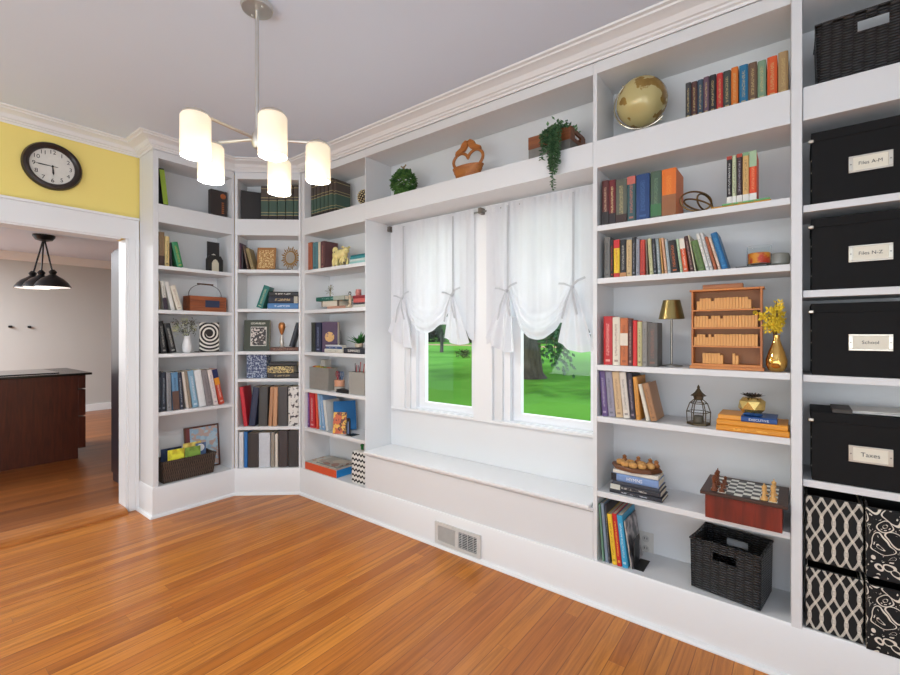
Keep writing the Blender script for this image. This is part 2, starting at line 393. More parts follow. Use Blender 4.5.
for k in range(9):
    a = k * .7; m.tube([(0, 0, 4.6 + k * .3), (1.6 * cos(a), 1.6 * sin(a), 5.8 + k * .3), (4 * cos(a), 4 * sin(a), 6.8 + k * .25)], [.2, .14, .05], 6)
m.build('branch', BARK, T)
crown_mb((0, -1, 8.0), 7.5, 5200, .5, (1, 1, .45), rnd=random.Random(5)).build('crown', LEAF, T)
# low leafy spray of the same tree that droops into the view of the second window
r_ = random.Random(11); m = MB(); tw = MB()
for (bx, by, bz) in ((3.2, -4.6, 1.0), (3.0, -4.8, 1.25), (3.5, -4.5, .8), (3.25, -4.7, .9), (3.4, -4.4, 1.2)):
    tw.tube([(0, 0, 5.0), (1.6, -2.2, 5.2), (2.9, -4.2, 3.6), (bx, by, bz)], [.09, .06, .03, .008], 6)
    for i in range(60):
        f = i / 59; p = Vector((2.9, -4.2, 3.6)).lerp(Vector((bx, by, bz)), .35 + .65 * f) + Vector([r_.uniform(-.22, .22) for _ in range(3)])
        m.leaf(p, (r_.uniform(-1, 1), r_.uniform(-.6, .6), r_.uniform(-1, .3)), (0, 1, .3), r_.uniform(.13, .2), .11)
tw.build('drooping_branch', BARK, T); m.build('leaf_spray', mat((46, 104, 66), .6, name='leaf_near', scale=12, noise=.15), T)
def lawn_tree(x, y, h, r, label, n=1400, L=.35, tr=.22):
    T = thing('tree', label, 'tree', (x, y, GZ), 0, 'trees far across the lawn')
    MB().tube([(0, 0, 0), (.05, 0, h * .5), (0, 0, h * .9)], [tr, tr * .75, tr * .4], 8).build('trunk', BARK, T)
    crown_mb((0, 0, h), r, n, L, (1, 1, .6), rnd=random.Random(int(x * 7))).build('crown', LEAF2, T)
lawn_tree(-27.0, 33.4, 3.9, 3.0, 'small dark tree seen low in the first window, trunk in full view', 2200, .5, .18)
for i, (x, y, h, r) in enumerate(((-75, 62, 3.4, 6), (-62, 70, 3.6, 6), (-47, 72, 3.2, 5.5), (-33, 74, 3.6, 6), (-19, 76, 3.4, 6))):
    lawn_tree(x, y, h, r, 'distant green tree beyond the path, %s of five from the left' % ('first', 'second', 'third', 'fourth', 'fifth')[i], 1500, 1.5, .3)
Tq = crown_mb((0, 0, .32), .42, 260, .16, (1.2, .8, .6), rnd=random.Random(2)).build('shrub', LEAF2, None, loc=(-19.5, 26.5, GZ)); tag(Tq, 'low dark shrub on the lawn outside the first window', 'shrub')

# ---------------------------------------------------------------- curtains
t = NT('sheer_fabric'); tc = t.n('TexCoord').outputs['Object']
d = t.n('BsdfDiffuse', {'Color': (.80, .81, .84, 1)}); tl = t.n('BsdfTranslucent', {'Color': (.9, .9, .93, 1)}); tp = t.n('BsdfTransparent', {'Color': (.96, .97, 1, 1)})
a = t.n('MixShader', {0: .28, 1: d.outputs[0], 2: tl.outputs[0]}); b = t.n('MixShader', {0: .10, 1: a.outputs[0], 2: tp.outputs[0]})
t.t.links.new(b.outputs[0], t.out.inputs[0]); SHEER = t.m
RIB = mat((188, 190, 194), .8, name='ribbon'); ROD = mat((150, 148, 142), .35, .7, name='rod_metal')
CYY = 2.322
def curtain(x0, x1, xa, xb, zt, zs, side, label, tails):
    T = thing('sheer_curtain', label, 'curtain', (0, 0, 0), 0, 'sheer tie-up curtains')
    nx, nz = 110, 70; ztop = 2.082; mb = MB(); V = []
    for j in range(nz + 1):
        row = []
        for i in range(nx + 1):
            s = i / nx; x = x0 + (x1 - x0) * s
            if xa <= x <= xb: q = (x - xa) / (xb - xa); zb = zt - .03 - (zt - .03 - zs) * (1 - abs(2 * q - 1) ** 2.2)
            elif x < xa: q = (x - x0) / (xa - x0); zb = side + (zt - .03 - side) * q ** 1.6
            else: q = (x1 - x) / (x1 - xb); zb = side + (zt - .03 - side) * q ** 1.6
            f = j / nz; z = ztop + (zb - ztop) * f
            y = .007 * sin(x * 47 + .6 * sin(z * 5)) + .004 * sin(x * 101 + 1) + .004 * sin(x * 290) * max(0, 1 - (ztop - z) / .1)
            if xa <= x <= xb:   # horizontal pleats that follow the swag
                q = (x - xa) / (xb - xa); k = max(0, 1 - (z - zb) / .17)
                y += -.035 * sin(pi * q) * min(1, k * 1.6) + .016 * k * sin((z - zb) * 2 * pi / .055) * (.4 + sin(pi * q))
            g = math.exp(-((min(abs(x - xa), abs(x - xb))) / .035) ** 2) * max(0, 1 - abs(z - zt) / .35)
            y += .012 * g
            row.append(mb.bm.verts.new((x, CYY + y, z)))
        V.append(row)
    for j in range(nz):
        for i in range(nx): mb.face([V[j][i], V[j][i + 1], V[j + 1][i + 1], V[j + 1][i]])
    mb.build('panel', SHEER, T, smooth=True, angle=180)
    for (xt, p, q) in tails:    # gathered tails: p,q = (x,z) of the lower corners
        mb = MB(); V = []
        for r in range(13):
            R = r / 12; row = []
            for i in range(41):
                A = i / 40; bx = p[0] + (q[0] - p[0]) * A; bz = p[1] + (q[1] - p[1]) * A - .03 * sin(pi * A)
                x = xt + (bx - xt) * R ** .9; z = zt + (bz - zt) * R; y = CYY - .022 - .02 * R + .017 * R * sin(A * 5 * pi)
                x += (A - .5) * .02 * (1 - R)
                row.append(mb.bm.verts.new((x, y, z)))
            V.append(row)
        for j in range(12):
            for i in range(40): mb.face([V[j][i], V[j][i + 1], V[j + 1][i + 1], V[j + 1][i]])
        mb.build('tail', SHEER, T, smooth=True, angle=180)
    for k, xt in enumerate((xa, xb)):
        mb = MB(); y = CYY - .032
        mb.box(xt - .006, xt + .006, CYY - .016, CYY - .0145, zt, 2.06)
        rb = mb.build('ribbon', RIB, T)
        for (dx, dz, w) in ((-.075, .022, .011), (.075, .045, .012), (-.055, -.17, .012), (.03, -.15, .012)):
            b2 = MB(); v = Vector((dx, 0, dz)); nn = Vector((-dz, 0, dx)).normalized() * w
            p0 = Vector((xt, y - .006, zt)); p1 = p0 + v * .5 + Vector((0, -.012, .006)); p2 = p0 + v
            b2.rings([[p + nn * .5 * s_, p - nn * .5 * s_, p - nn * .5 * s_ + Vector((0, .0015, 0)), p + nn * .5 * s_ + Vector((0, .0015, 0))] for p, s_ in ((p0, .6), (p1, 1), (p2, 1))])
            b2.build('bow_end', RIB, rb)
        MB().ball((xt, y, zt), .012, 12, (1, .8, .9)).build('knot', RIB, rb, smooth=True)
    return T
curtain(-2.345, -1.615, -2.216, -1.771, 1.545, 1.300, 1.25, 'sheer white tie-up curtain over the first window, farther from the wide bookcase',
        [(-2.216, (-2.345, 1.31), (-2.10, 1.19)), (-1.771, (-1.82, 1.27), (-1.62, 1.24))])
curtain(-1.515, -.805, -1.361, -.954, 1.548, 1.262, 1.23, 'sheer white tie-up curtain over the second window, beside the wide bookcase',
        [(-1.361, (-1.50, 1.27), (-1.30, 1.19)), (-.954, (-1.03, 1.25), (-.83, 1.21))])
T = thing('curtain_rod', 'thin grey curtain rod carrying both sheer curtains across the window niche', 'curtain rod', (0, 0, 0))
MB().cyl((-2.36, CYY + .017, 2.064), (-.80, CYY + .017, 2.060), .006, n=10).build('rod', ROD, T, smooth=True)
for x in (-2.372, -1.566):
    MB().box(x - .010, x + .012, CYY - .012, 2.357, 2.045, 2.082).build('bracket', mat((120, 112, 104), .4, .4), T, bevel=.002)

# ---------------------------------------------------------------- chandelier
NICK = mat((214, 212, 206), .34, .9, name='brushed_nickel', noise=.02)
t = NT('opal_glass'); t.set('Base Color', (.95, .9, .78, 1)); t.set('Roughness', .4)
tl = t.n('BsdfTranslucent', {'Color': (.66, .58, .45, 1)}); df = t.n('BsdfDiffuse', {'Color': (.82, .79, .72, 1)}); em = t.n('Emission', {'Color': (1, .9, .72, 1), 'Strength': .3})
a = t.n('MixShader', {0: .38, 1: df.outputs[0], 2: tl.outputs[0]}); b = t.n('AddShader', {0: a.outputs[0], 1: em.outputs[0]}); t.t.links.new(b.outputs[0], t.out.inputs[0]); OPAL = t.m
FW = Vector((-sin(YAW), cos(YAW), 0)); RT = Vector((cos(YAW), sin(YAW), 0))
hub = FW * 1.87 + RT * (-.807)
T = thing('chandelier', 'brushed nickel chandelier with five lit white glass shades hanging from the ceiling', 'chandelier', (hub.x, hub.y, CZ))
MB().lathe([(.0, 0), (.062, 0), (.064, -.008), (.060, -.022), (.03, -.026), (.0, -.027)][1:-1], 32).build('canopy', NICK, T, smooth=True)
for s_ in (-1, 1): MB().ball((.04 * s_, 0, -.026), .005, 8).build('screw', NICK, T)
MB().cyl((0, 0, -.02), (0, 0, -.57), .0075, n=14).build('stem', NICK, T, smooth=True)
MB().lathe([(.012, -.60), (.02, -.585), (.024, -.565), (.02, -.545), (.012, -.53), (.009, -.52)], 20).build('hub', NICK, T, smooth=True)
for k in range(5):
    a = radians(18 + 72 * k); v = RT * cos(a) + FW * sin(a); p = v * .245
    MB().tube([v * .015 + Vector((0, 0, -.56)), p + Vector((0, 0, -.545))], .0068, 8).build('arm', NICK, T, smooth=True)
    S = MB().lathe([(.008, -.530), (.010, -.536), (.03, -.541), (.044, -.549), (.048, -.556), (.046, -.558)], 28, (p.x, p.y, 0)).build('shade_cap', NICK, T, smooth=True)
    g = MB(); n = 36; prof = [(.020, -.5565), (.046, -.558), (.0520, -.566), (.0525, -.71), (.0498, -.712), (.0492, -.566), (.044, -.562), (.02, -.5605)]
    rs = [[(p.x + r * cos(2 * pi * i / n), p.y + r * sin(2 * pi * i / n), z) for i in range(n)] for r, z in prof]; g.rings(rs, cap=False, closed=True)
    sh = g.build('glass_shade', OPAL, T, smooth=True)
    bm_ = NT('lit_bulb'); bm_.set('Emission Color', (1, .9, .72, 1)); bm_.set('Emission Strength', 2.0)
    MB().lathe([(.012, -.57), (.013, -.59), (.026, -.62), (.03, -.645), (.024, -.67), (.008, -.68)], 16, (p.x, p.y, 0)).build('bulb', bm_.m, sh, smooth=True)
    l = bpy.data.lights.new('chandelier_lamp', 'POINT'); l.energy = 7.5; l.shadow_soft_size = .03; l.color = (1, .985, .955)
    o = bpy.data.objects.new('chandelier_lamp', l); COL.objects.link(o); o.location = (hub.x + p.x, hub.y + p.y, CZ - .708)

# ---------------------------------------------------------------- wall clock
T = thing('wall_clock', 'round wall clock with dark frame and white numbered dial on the yellow wall', 'clock', (-3.858, .712, 2.389), pi / 2)
# local: x along the wall, -y into the room
Rx = Matrix.Rotation(pi / 2, 4, 'X')
def disc(prof, n=48, cap=True):
    mb = MB(); mb.lathe(prof, n, cap=cap); mb.bm.transform(Rx); return mb
g = MB(); n = 56; prof = [(.152, .0), (.154, .012), (.146, .030), (.130, .034), (.118, .026), (.113, .014), (.113, .004), (.14, .0)]
g.rings([[(r * cos(2 * pi * i / n), -z, r * sin(2 * pi * i / n)) for i in range(n)] for r, z in prof], False, True).build('frame', mat((40, 26, 24), .35, name='dark_wood'), T, smooth=True, angle=40)
disc([(.1128, .003), (.1128, .010)]).build('dial', mat((226, 222, 214), .5), T)
INK = mat((26, 24, 26), .5, name='ink', noise=0)
for h in range(1, 13):
    a = pi / 2 - h * pi / 6
    text('numeral', str(h), .036, INK, T, (.092 * cos(a), -.0108, .092 * sin(a)), (pi / 2, 0, 0))
for a, L_, wd in ((-90.0 + 4, .058, .004), (180 - 1, .085, .003), (-1, .03, .0015)):
    v = Vector((cos(radians(a)), 0, sin(radians(a)))); q = Vector((-v.z, 0, v.x)) * wd
    mb = MB(); y = Vector((0, -.0125, 0)); P_ = [v * -.008 + q * .4, v * L_ * .75 + q * 1.3, v * L_, v * L_ * .75 - q * 1.3, v * -.008 - q * .4]
    mb.rings([[p + y for p in P_], [p + y * 1.15 for p in P_]]).build('hand', INK, T)
disc([(.006, .011), (.006, .016)], 16).build('hub', INK, T)

# ---------------------------------------------------------------- kitchen things
CH = wood((66, 26, 16), (92, 40, 22), 'z', .6, .4)
DK1 = mat((38, 34, 34), .25, name='dark_stone', noise=.08, scale=60)
T = thing('kitchen_island', 'dark cherry kitchen island with a thin dark countertop seen through the doorway', 'kitchen island', (-5.82, 0, .018))
MB().box(-.95, 0, .10, 1.275,   .10, .848).box(-.95, 0, .10, 1.275 - .0, 0, .1).build('body', CH, T)
for z0, z1 in ((.10, .42), (.435, .70), (.712, .846)):
    MB().box(-.93, -.004, 1.277, 1.338, z0, z1).build('drawer', CH, T, bevel=.003)
MB().box(-.99, .03, -.9, 1.385, .85, .872).build('countertop', DK1, T, bevel=.003)
MB().box(-.95, 0, -.7, .095, .0, .848).build('appliance', mat((222, 224, 226), .3), T)
T = MB().box(-.36, .36, -.55, .55, 0, .008).build('cooktop', mat((30, 30, 32), .08, name='black_glass', noise=0), None, bevel=.002, loc=(-6.3, .60, .8905)); tag(T, 'flat black glass cooktop set on the kitchen island countertop', 'cooktop')
T = thing('tall_cabinet', 'tall dark appliance side standing just beyond the doorway jamb', 'cabinet', (-4.43, 1.58, .018))
MB().box(-.28, .28, -.31, .31, 0, 2.0).build('body', mat((44, 36, 46), .35), T, bevel=.004)
MB().box(-.27, .27, -.325, -.312, .08, 1.98).build('door', mat((52, 46, 54), .3, .3), T, bevel=.004)
for z_, y_ in ((1.395, 1.22), (1.392, 1.43)):
    o = MB().box(0, .03, -.02, .02, -.015, .015).build('wall_hook', BLACK, None, loc=(KX + .0005, y_, z_), bevel=.004)
    tag(o, 'small dark hook on the grey kitchen wall, %s of the two' % ('left' if y_ < 1.3 else 'right'), 'hook', 'hooks on the kitchen wall')
GUN = mat((42, 42, 44), .3, .6, name='dark_metal'); 
T = thing('pendant_light', 'dark metal kitchen pendant with three dome shades seen through the doorway', 'pendant light', (-7.3, 1.27, 2.499), 0)
MB().lathe([(.13, 0), (.13, -.02), (.10, -.06), (.03, -.08)], 24).build('canopy', GUN, T, smooth=True)
T.scale = (.82, .82, .98); LW = NT('lamp_lining'); LW.set('Base Color', (1, .98, .94, 1)); LW.set('Emission Color', (1, .96, .9, 1)); LW.set('Emission Strength', .9)
for (x, y, dz) in ((.22, .06, -.17), (.0, -.03, -.17), (-.22, -.09, -.17)):
    MB().cyl((x * .1, y * .1, -.07), (x * .95, y * .95, -.30 + dz), .011, n=8).build('stem', GUN, T)
    MB().lathe([(.02, -.27 + dz), (.05, -.30 + dz), (.035, -.33 + dz), (.075, -.355 + dz), (.13, -.385 + dz), (.18, -.43 + dz), (.212, -.48 + dz), (.215, -.49 + dz), (.205, -.488 + dz)], 28, (x, y, 0)).build('shade', GUN, T, smooth=True)
    MB().lathe([(.204, -.4885 + dz), (.05, -.484 + dz)], 28, (x, y, 0)).build('diffuser', LW.m, T)

# ---------------------------------------------------------------- floor register and outlet
VEN = mat((206, 206, 203), .45, name='register_white')
T = thing('floor_register', 'white metal vent grille set in the baseboard below the window seat', 'vent', (-1.582, 2.1058, .0215))
MB().box(-.168, -.16, -.008, 0, 0, .132).box(.16, .168, -.008, 0, 0, .132).box(-.16, .16, -.008, 0, .112, .132).box(-.16, .16, -.008, 0, 0, .020).box(-.012, .012, -.008, 0, .02, .112).box(-.16, -.142, -.008, 0, .02, .112).box(.142, .16, -.008, 0, .02, .112).build('frame', VEN, T)
MB().box(-.142, .142, -.0015, -.0002, .02, .112).build('recess', mat((30, 30, 30), .8), T)
for i in range(30):
    MB().box(-.140 + i * .0043, -.1378 + i * .0043, -.006, -.0018, .021, .111).build('slat', VEN, T)
for i in range(9): 
    M = Matrix.Translation((.077, -.005, .027 + i * .0098)) @ Matrix.Rotation(radians(35), 4, 'X')
    MB().box(-.064, .064, -.0017, .0017, -.0004, .0004, M).build('slat', VEN, T)
for i in range(3): MB().box(.035 + i * .04, .0365 + i * .04, -.0075, -.002, .021, .111).build('bar', VEN, T)
T = thing('wall_outlet', 'white double wall outlet low on the back of the wide bookcase', 'outlet', (-.598, 2.3648, .250))
MB().box(-.036, .036, -.005, 0, -.057, .057).build('plate', mat((214, 210, 204), .35), T, bevel=.002)
for s_ in (-1, 1):
    MB().cyl((0, -.005, .024 * s_), (0, -.0075, .024 * s_), .017, n=20).build('socket', mat((196, 192, 186), .4), T)
    for x_ in (-.006, .006): MB().box(x_ - .0014, x_ + .0014, -.009, -.0076, .024 * s_ - .002, .024 * s_ + .008).build('slot', INK, T)
# ---------------------------------------------------------------- books
ORD = 'first second third fourth fifth sixth seventh eighth ninth tenth eleventh twelfth thirteenth fourteenth fifteenth sixteenth seventeenth eighteenth nineteenth twentieth twenty-first twenty-second twenty-third twenty-fourth twenty-fifth twenty-sixth twenty-seventh twenty-eighth'.split()
PAGE = mat((226, 216, 194), .9, name='pages', noise=.06, scale=150)
def cover_prof(t, dep, b=.0016, r=.003):
    return [(0, dep), (0, r), (t * .22, 0), (t * .78, 0), (t, r), (t, dep), (t - b, dep), (t - b, r + .002), (b, r + .002), (b, dep)]
def book(bay, z, pl, pr, top, col, acc, label, group, sh=0, d=.02, dep=.15, bands=(), name='book', cat='book', yaw=0, rough=None, u=None):
    if u is None: u = (bay.u(pl, d), bay.u(pr, d), None)
    u0, u1 = u[:2]
    t = u1 - u0 - .0007
    hh = (bay.z((pl + pr) / 2 + sh, top, d) - z) if len(u) < 4 else u[3]
    hh = min(hh, headroom(bay, z, pl))
    du = (bay.u(pl + sh, d) - bay.u(pl, d) if sh else 0) if u[2] is None else u[2] * hh
    ang = atan2(du, hh); t *= cos(ang); Lh = max(.03, sqrt(hh * hh + du * du) - abs(sin(ang)) * t)
    right = du > 0
    T = thing(name, label, cat, bay.loc(u1 - .0004 if right else u0 + .0004, d, z + .0003), bay.rz, group)
    T.rotation_euler = (0, ang, bay.rz + yaw)
    off = -t if right else 0
    pf = [(x + off, y) for x, y in cover_prof(t, dep, min(.0016, t * .2))]
    mb = MB(); mb.rings([[(x, y, 0) for x, y in pf], [(x, y, Lh) for x, y in pf]])
    m_ = printed(col, acc, seed=(len(COL.objects) % 5)) if acc else mat(col, .45, noise=.05)
    mb.build('cover', m_, T)
    b = min(.0016, t * .2) + .0001
    MB().box(off + b, off + t - b, .0055, dep - .003, .002, Lh - .003).build('pages', PAGE, T)
    for (a0, a1, c) in bands:
        MB().box(off - .0002, off + t + .0002, -.0004, .0034, Lh * a0, Lh * a1).build('spine_band', mat(c, .45, noise=.05), T)
    return T
def bay_left(bay, px): return (L0 if bay is BL else A0 if bay is BA else U0 if px < 400 else R0) + .0012
def bay_right(bay, px): return (L1 if bay is BL else A1 if bay is BA else U1 if px < 400 else R1) - .0012
def headroom(bay, z, px):
    zs = [q - SH for q in (ZL if bay is BL else ZA if bay is BA else ZU if px < 400 else ZR)] + [BD, OT]
    return min(q for q in zs if q > z + .05) - z - .004
def fan(bay, z, items, d):
    """clear spans and leans (u0, u1, tan) of a row of books, narrowed where a neighbour leans against them"""
    U = []
    for it in items:
        pl, pr, top = it[:3]; sh = it[6] if len(it) > 6 else 0
        hh = min(bay.z((pl + pr) / 2 + sh, top, d) - z, headroom(bay, z, pl))
        u0 = bay.u(pl, d)
        U.append([u0, bay.u(pr, d), (bay.u(pl + sh, d) - u0) / hh, hh])
    lf = bay_left(bay, items[0][0]); U[0][1] = max(U[0][1], lf + .006)
    for q in U:
        if q[0] < lf: q[0] = lf; q[1] = max(q[1], lf + .006)
        lf = q[1] + .0003 if q[1] < lf + .03 and q[0] <= lf else lf
    U[0][2] = max(U[0][2], -(U[0][0] - bay_left(bay, items[0][0])) / U[0][3])
    for a, b in zip(U, U[1:]):
        if b[0] < a[1]: b[0] = a[1] + .0003; b[1] = max(b[1], b[0] + .005)
        h = min(a[3], b[3]); need = h * (a[2] - b[2]) - (b[0] - a[1]) + .0006
        if need > 0:
            cut = min(need, .5 * (a[1] - a[0])); a[1] -= cut; need -= cut
            if need > 0: b[2] += need / h
    return [tuple(q) for q in U]
def row(bay, z, place, group, items, d=.02, dep=.15, **k):
    for i, (it, uu) in enumerate(zip(items, fan(bay, z, items, d))):
        pl, pr, top, col, acc, desc = it[:6]; bands = it[7] if len(it) > 7 else ()
        book(bay, z, pl, pr, top, col, acc, '%s, %s from the left %s' % (desc, ORD[i], place), group, 0, d, dep, bands, u=uu, **k)
def flat_book(bay, z, pl, pr, h, col, acc, label, group=None, d=.02, dep=.15, yaw=0, bands=(), u=None, title=None):
    """a book lying down, its spine to the front; returns the height of its top"""
    u0, u1 = (bay.u(pl, d), bay.u(pr, d)) if u is None else u
    L = u1 - u0; T = thing('book', label, 'book', bay.loc((u0 + u1) / 2, d + dep / 2, z + .0003), bay.rz + yaw, group)
    pf = [(y - dep / 2, x) for x, y in cover_prof(h - .0006, dep, min(.0016, h * .15))]
    mb = MB(); mb.rings([[(-L / 2, y, zz) for y, zz in pf], [(L / 2, y, zz) for y, zz in pf]])
    mb.build('cover', mat(col, .45, noise=.05), T)
    MB().box(-L / 2 + .002, L / 2 - .002, .0055 - dep / 2, dep / 2 - .003, .0018, h - .0026).build('pages', PAGE, T)
    if acc and not title: MB().box(-L * .36, L * .3, -dep / 2 - .0004, -dep / 2 + .002, h * .28, h * .7).build('title_strip', printed(col, acc, 1, .5, 'flat'), T)
    if title: text('title', title, h * .62, mat(acc, .5, noise=0), T, (0, -dep / 2 - .0006, h * .47), (pi / 2, 0, 0))
    for (a0, a1, c) in bands: MB().box(-L / 2 + L * a0, -L / 2 + L * a1, -dep / 2 - .0005, -dep / 2 + .004, .0, h - .0006).build('spine_band', mat(c, .45), T)
    return z + h

# --- wide bookcase right of the window
G = 'colourful hardbacks on the top ledge'
X4 = lambda a: 585 + a / 4.186
Y4 = lambda a: 40 + a / 4.186
cols = [((62, 64, 66), 'dark grey'), ((84, 56, 54), 'dark brown'), ((58, 76, 92), 'slate blue'), ((104, 80, 94), 'dull purple'), ((44, 42, 46), 'black'), ((186, 52, 48), 'red'), ((66, 72, 68), 'charcoal'), ((212, 116, 40), 'amber orange'), ((34, 108, 146), 'bright blue'), ((108, 84, 66), 'brown'), ((124, 150, 122), 'sage green'), ((214, 88, 38), 'orange red'), ((172, 142, 98), 'tan')]
ed = [(420, 443, 175), (445, 469, 170), (470, 495, 162), (495, 520, 150), (520, 548, 142), (550, 577, 135), (578, 610, 125), (611, 641, 110), (645, 682, 100), (683, 720, 90), (722, 758, 82), (762, 805, 65), (808, 851, 45)]
row(BW, DK, 'on the top ledge near the globe', G, [(X4(a), X4(b), Y4(c + 4), co, (200, 176, 120), '%s cloth hardback' % nm) for (a, b, c), (co, nm) in zip(ed, cols)], d=.03, dep=.15)
G = 'fantasy hardbacks on the highest inner shelf'
X7 = lambda a: 580 + a / 7.5
it = [(165, 214, 305, (92, 44, 42), (220, 180, 150), 'dark red and brown hardback', ((0, .3, (40, 36, 40)),)), (216, 265, 300, (110, 34, 40), (226, 210, 150), 'maroon hardback with pale title', ((0, .25, (44, 34, 38)),)), (268, 350, 295, (92, 96, 84), (190, 176, 120), 'grey green hardback', ((0, .2, (64, 44, 40)),)),
      (353, 415, 270, (54, 88, 92), (206, 120, 96), 'teal and pink hardback', ((.82, .99, (196, 104, 92)),)), (420, 521, 255, (34, 66, 118), (70, 110, 160), 'broad blue hardback', ()), (528, 610, 235, (74, 96, 78), (120, 150, 120), 'green hardback', ((.05, .3, (66, 118, 76)),)), (613, 720, 215, (226, 116, 36), (240, 150, 60), 'tall orange hardback', ((0, .45, (150, 98, 62)),))]
row(BW, 1.813, 'on the highest inner shelf', G, [(X7(a), X7(b), 140 + c / 7.5, co, ac, ds, 0, bd) for a, b, c, co, ac, ds, bd in it], d=.02, dep=.16)
# small set standing on two flat books
X9 = lambda a: 690 + a / 7.5
z1 = flat_book(BW, 1.813, 711, 771, .008, (206, 150, 46), (120, 150, 60), 'thin yellow orange book lying lowest under the upright paperback set', 'thin books lying under the paperback set', d=.012, dep=.19)
z2 = flat_book(BW, z1, 722, 770, .008, (112, 186, 120), (230, 120, 60), 'thin mint green book lying directly under the upright paperback set', 'thin books lying under the paperback set', d=.016, dep=.18)
G = 'upright boxed paperback set'
row(BW, z2, 'in the small set on flat books', G, [
    (726.6, 731.9, 156.5, (34, 34, 38), (220, 220, 216), 'black paperback', 0, ((0, .14, (228, 226, 220)), (.93, 1, (176, 66, 50)))), (732.1, 736.2, 155.5, (196, 204, 168), (60, 60, 60), 'pale green paperback', 0, ((0, .14, (228, 226, 220)),)),
    (736.5, 742.2, 154, (58, 44, 48), (170, 160, 170), 'dark brown paperback', 0, ((0, .14, (228, 226, 220)), (.93, 1, (180, 74, 54)))), (742.6, 748.8, 152.5, (216, 176, 112), (120, 90, 50), 'tan yellow paperback', 0, ((0, .14, (228, 226, 220)), (.93, 1, (130, 170, 130)))),
    (749.2, 756.6, 151, (222, 82, 40), (240, 160, 110), 'orange and mint paperback', 0, ((0, .14, (228, 226, 220)), (.68, 1, (166, 194, 158))))], d=.025, dep=.13)
# twenty-odd paperbacks
XA = lambda a: 580 + a / 7.5
XB = lambda a: 690 + a / 7.5
G = 'row of paperbacks on the second inner shelf'
P = [(180, 225, 130, (112, 110, 106), (60, 60, 62), 'grey worn paperback'), (226, 250, 150, (26, 26, 28), (200, 60, 50), 'thin black paperback'), (252, 296, 150, (232, 196, 40), (190, 40, 40), 'yellow spined paperback with red ends', 0, ((0, .12, (196, 40, 40)), (.78, 1, (206, 40, 44)))),
     (298, 345, 148, (34, 34, 38), (196, 190, 180), 'black paperback with pale lettering', 0, ((0, .12, (196, 140, 90)),)), (347, 387, 150, (206, 178, 132), (120, 96, 60), 'tan paperback'), (388, 417, 130, (40, 42, 48), (150, 150, 160), 'black thin paperback'), (418, 446, 140, (150, 154, 164), (90, 90, 100), 'blue grey paperback'),
     (449, 494, 150, (190, 62, 50), (130, 40, 40), 'red paperback'), (496, 520, 145, (126, 110, 98), (60, 50, 50), 'grey brown paperback', -1), (522, 550, 140, (198, 196, 152), (110, 120, 70), 'cream green paperback', -2.5), (551, 580, 140, (44, 46, 54), (160, 160, 170), 'slim black paperback', -2.2), (582, 612, 140, (136, 150, 152), (220, 220, 220), 'pale blue grey paperback', -2.5),
     (613, 634, 138, (196, 150, 88), (110, 70, 30), 'golden brown paperback', -3), (636, 656, 135, (222, 172, 138), (140, 90, 60), 'peach paperback', -4), (658, 682, 145, (172, 186, 188), (110, 120, 130), 'light grey blue paperback', -3.5), (684, 748, 150, (34, 30, 30), (226, 116, 48), 'wide black paperback with flame orange print', -3.6),
     (750, 772, 142, (174, 196, 164), (90, 110, 80), 'pale green slim paperback', -4.5), (774, 824, 138, (216, 92, 52), (240, 226, 210), 'orange and white paperback', -4.5, ((.7, 1, (232, 222, 206)),)), (826, 858, 120, (70, 42, 40), (190, 150, 140), 'dark brown leaning paperback', -6.5), (860, 882, 112, (224, 216, 190), (150, 140, 110), 'cream leaning paperback', -7)]
P = [(XA(p[0]), XA(p[1]), 220 + p[2] / 7.5) + p[3:] for p in P]
P += [(XB(a), XB(b), 220 + c / 7.5, co, ac, ds, sh) for a, b, c, co, ac, ds, sh in [
    (62, 118, 150, (96, 122, 66), (50, 60, 40), 'moss green and black paperback', -8), (121, 148, 100, (226, 224, 218), (120, 120, 120), 'white leaning paperback', -10.5), (150, 180, 95, (206, 206, 204), (90, 90, 96), 'off-white leaning paperback', -10.5), (182, 210, 125, (176, 96, 58), (110, 50, 40), 'rust brown leaning paperback', -10), (212, 236, 130, (222, 196, 176), (180, 130, 110), 'pale peach leaning paperback', -10.5), (238, 290, 92, (20, 100, 152), (60, 150, 200), 'large bright blue leaning hardback', -12)]]
row(BW, 1.561, 'on the paperback shelf', G, P, d=.03, dep=.13)
G = 'hardbacks beside the brass lamp'
XC = lambda a: 590 + a / 7.5
YC = lambda a: 290 + a / 7.5
row(BW, 1.148, 'beside the brass lamp', G, [(XC(100), XC(166), YC(198), (190, 34, 40), (236, 190, 180), 'tall red hardback'), (XC(168), XC(223), YC(204), (222, 214, 196), (120, 60, 50), 'tall cream hardback'), (XC(225), XC(283), YC(212), (190, 104, 54), (120, 60, 30), 'orange brown hardback', 0, ((.42, .68, (226, 214, 196)),)),
    (XC(285), XC(318), YC(224), (84, 48, 46), (190, 160, 150), 'dark maroon book'), (XC(320), XC(352), YC(230), (214, 46, 44), None, 'slim bright red book'), (XC(354), XC(388), YC(238), (196, 186, 136), (60, 60, 50), 'cream and green slim book'), (XC(390), XC(428), YC(240), (140, 136, 130), (90, 90, 90), 'light grey book'), (XC(430), XC(504), YC(247), (92, 88, 84), (150, 100, 86), 'wide dark grey book')], d=.02, dep=.095)
G = 'leaning books on the shelf with the lantern'
YD = lambda a: 360 + a / 7.5
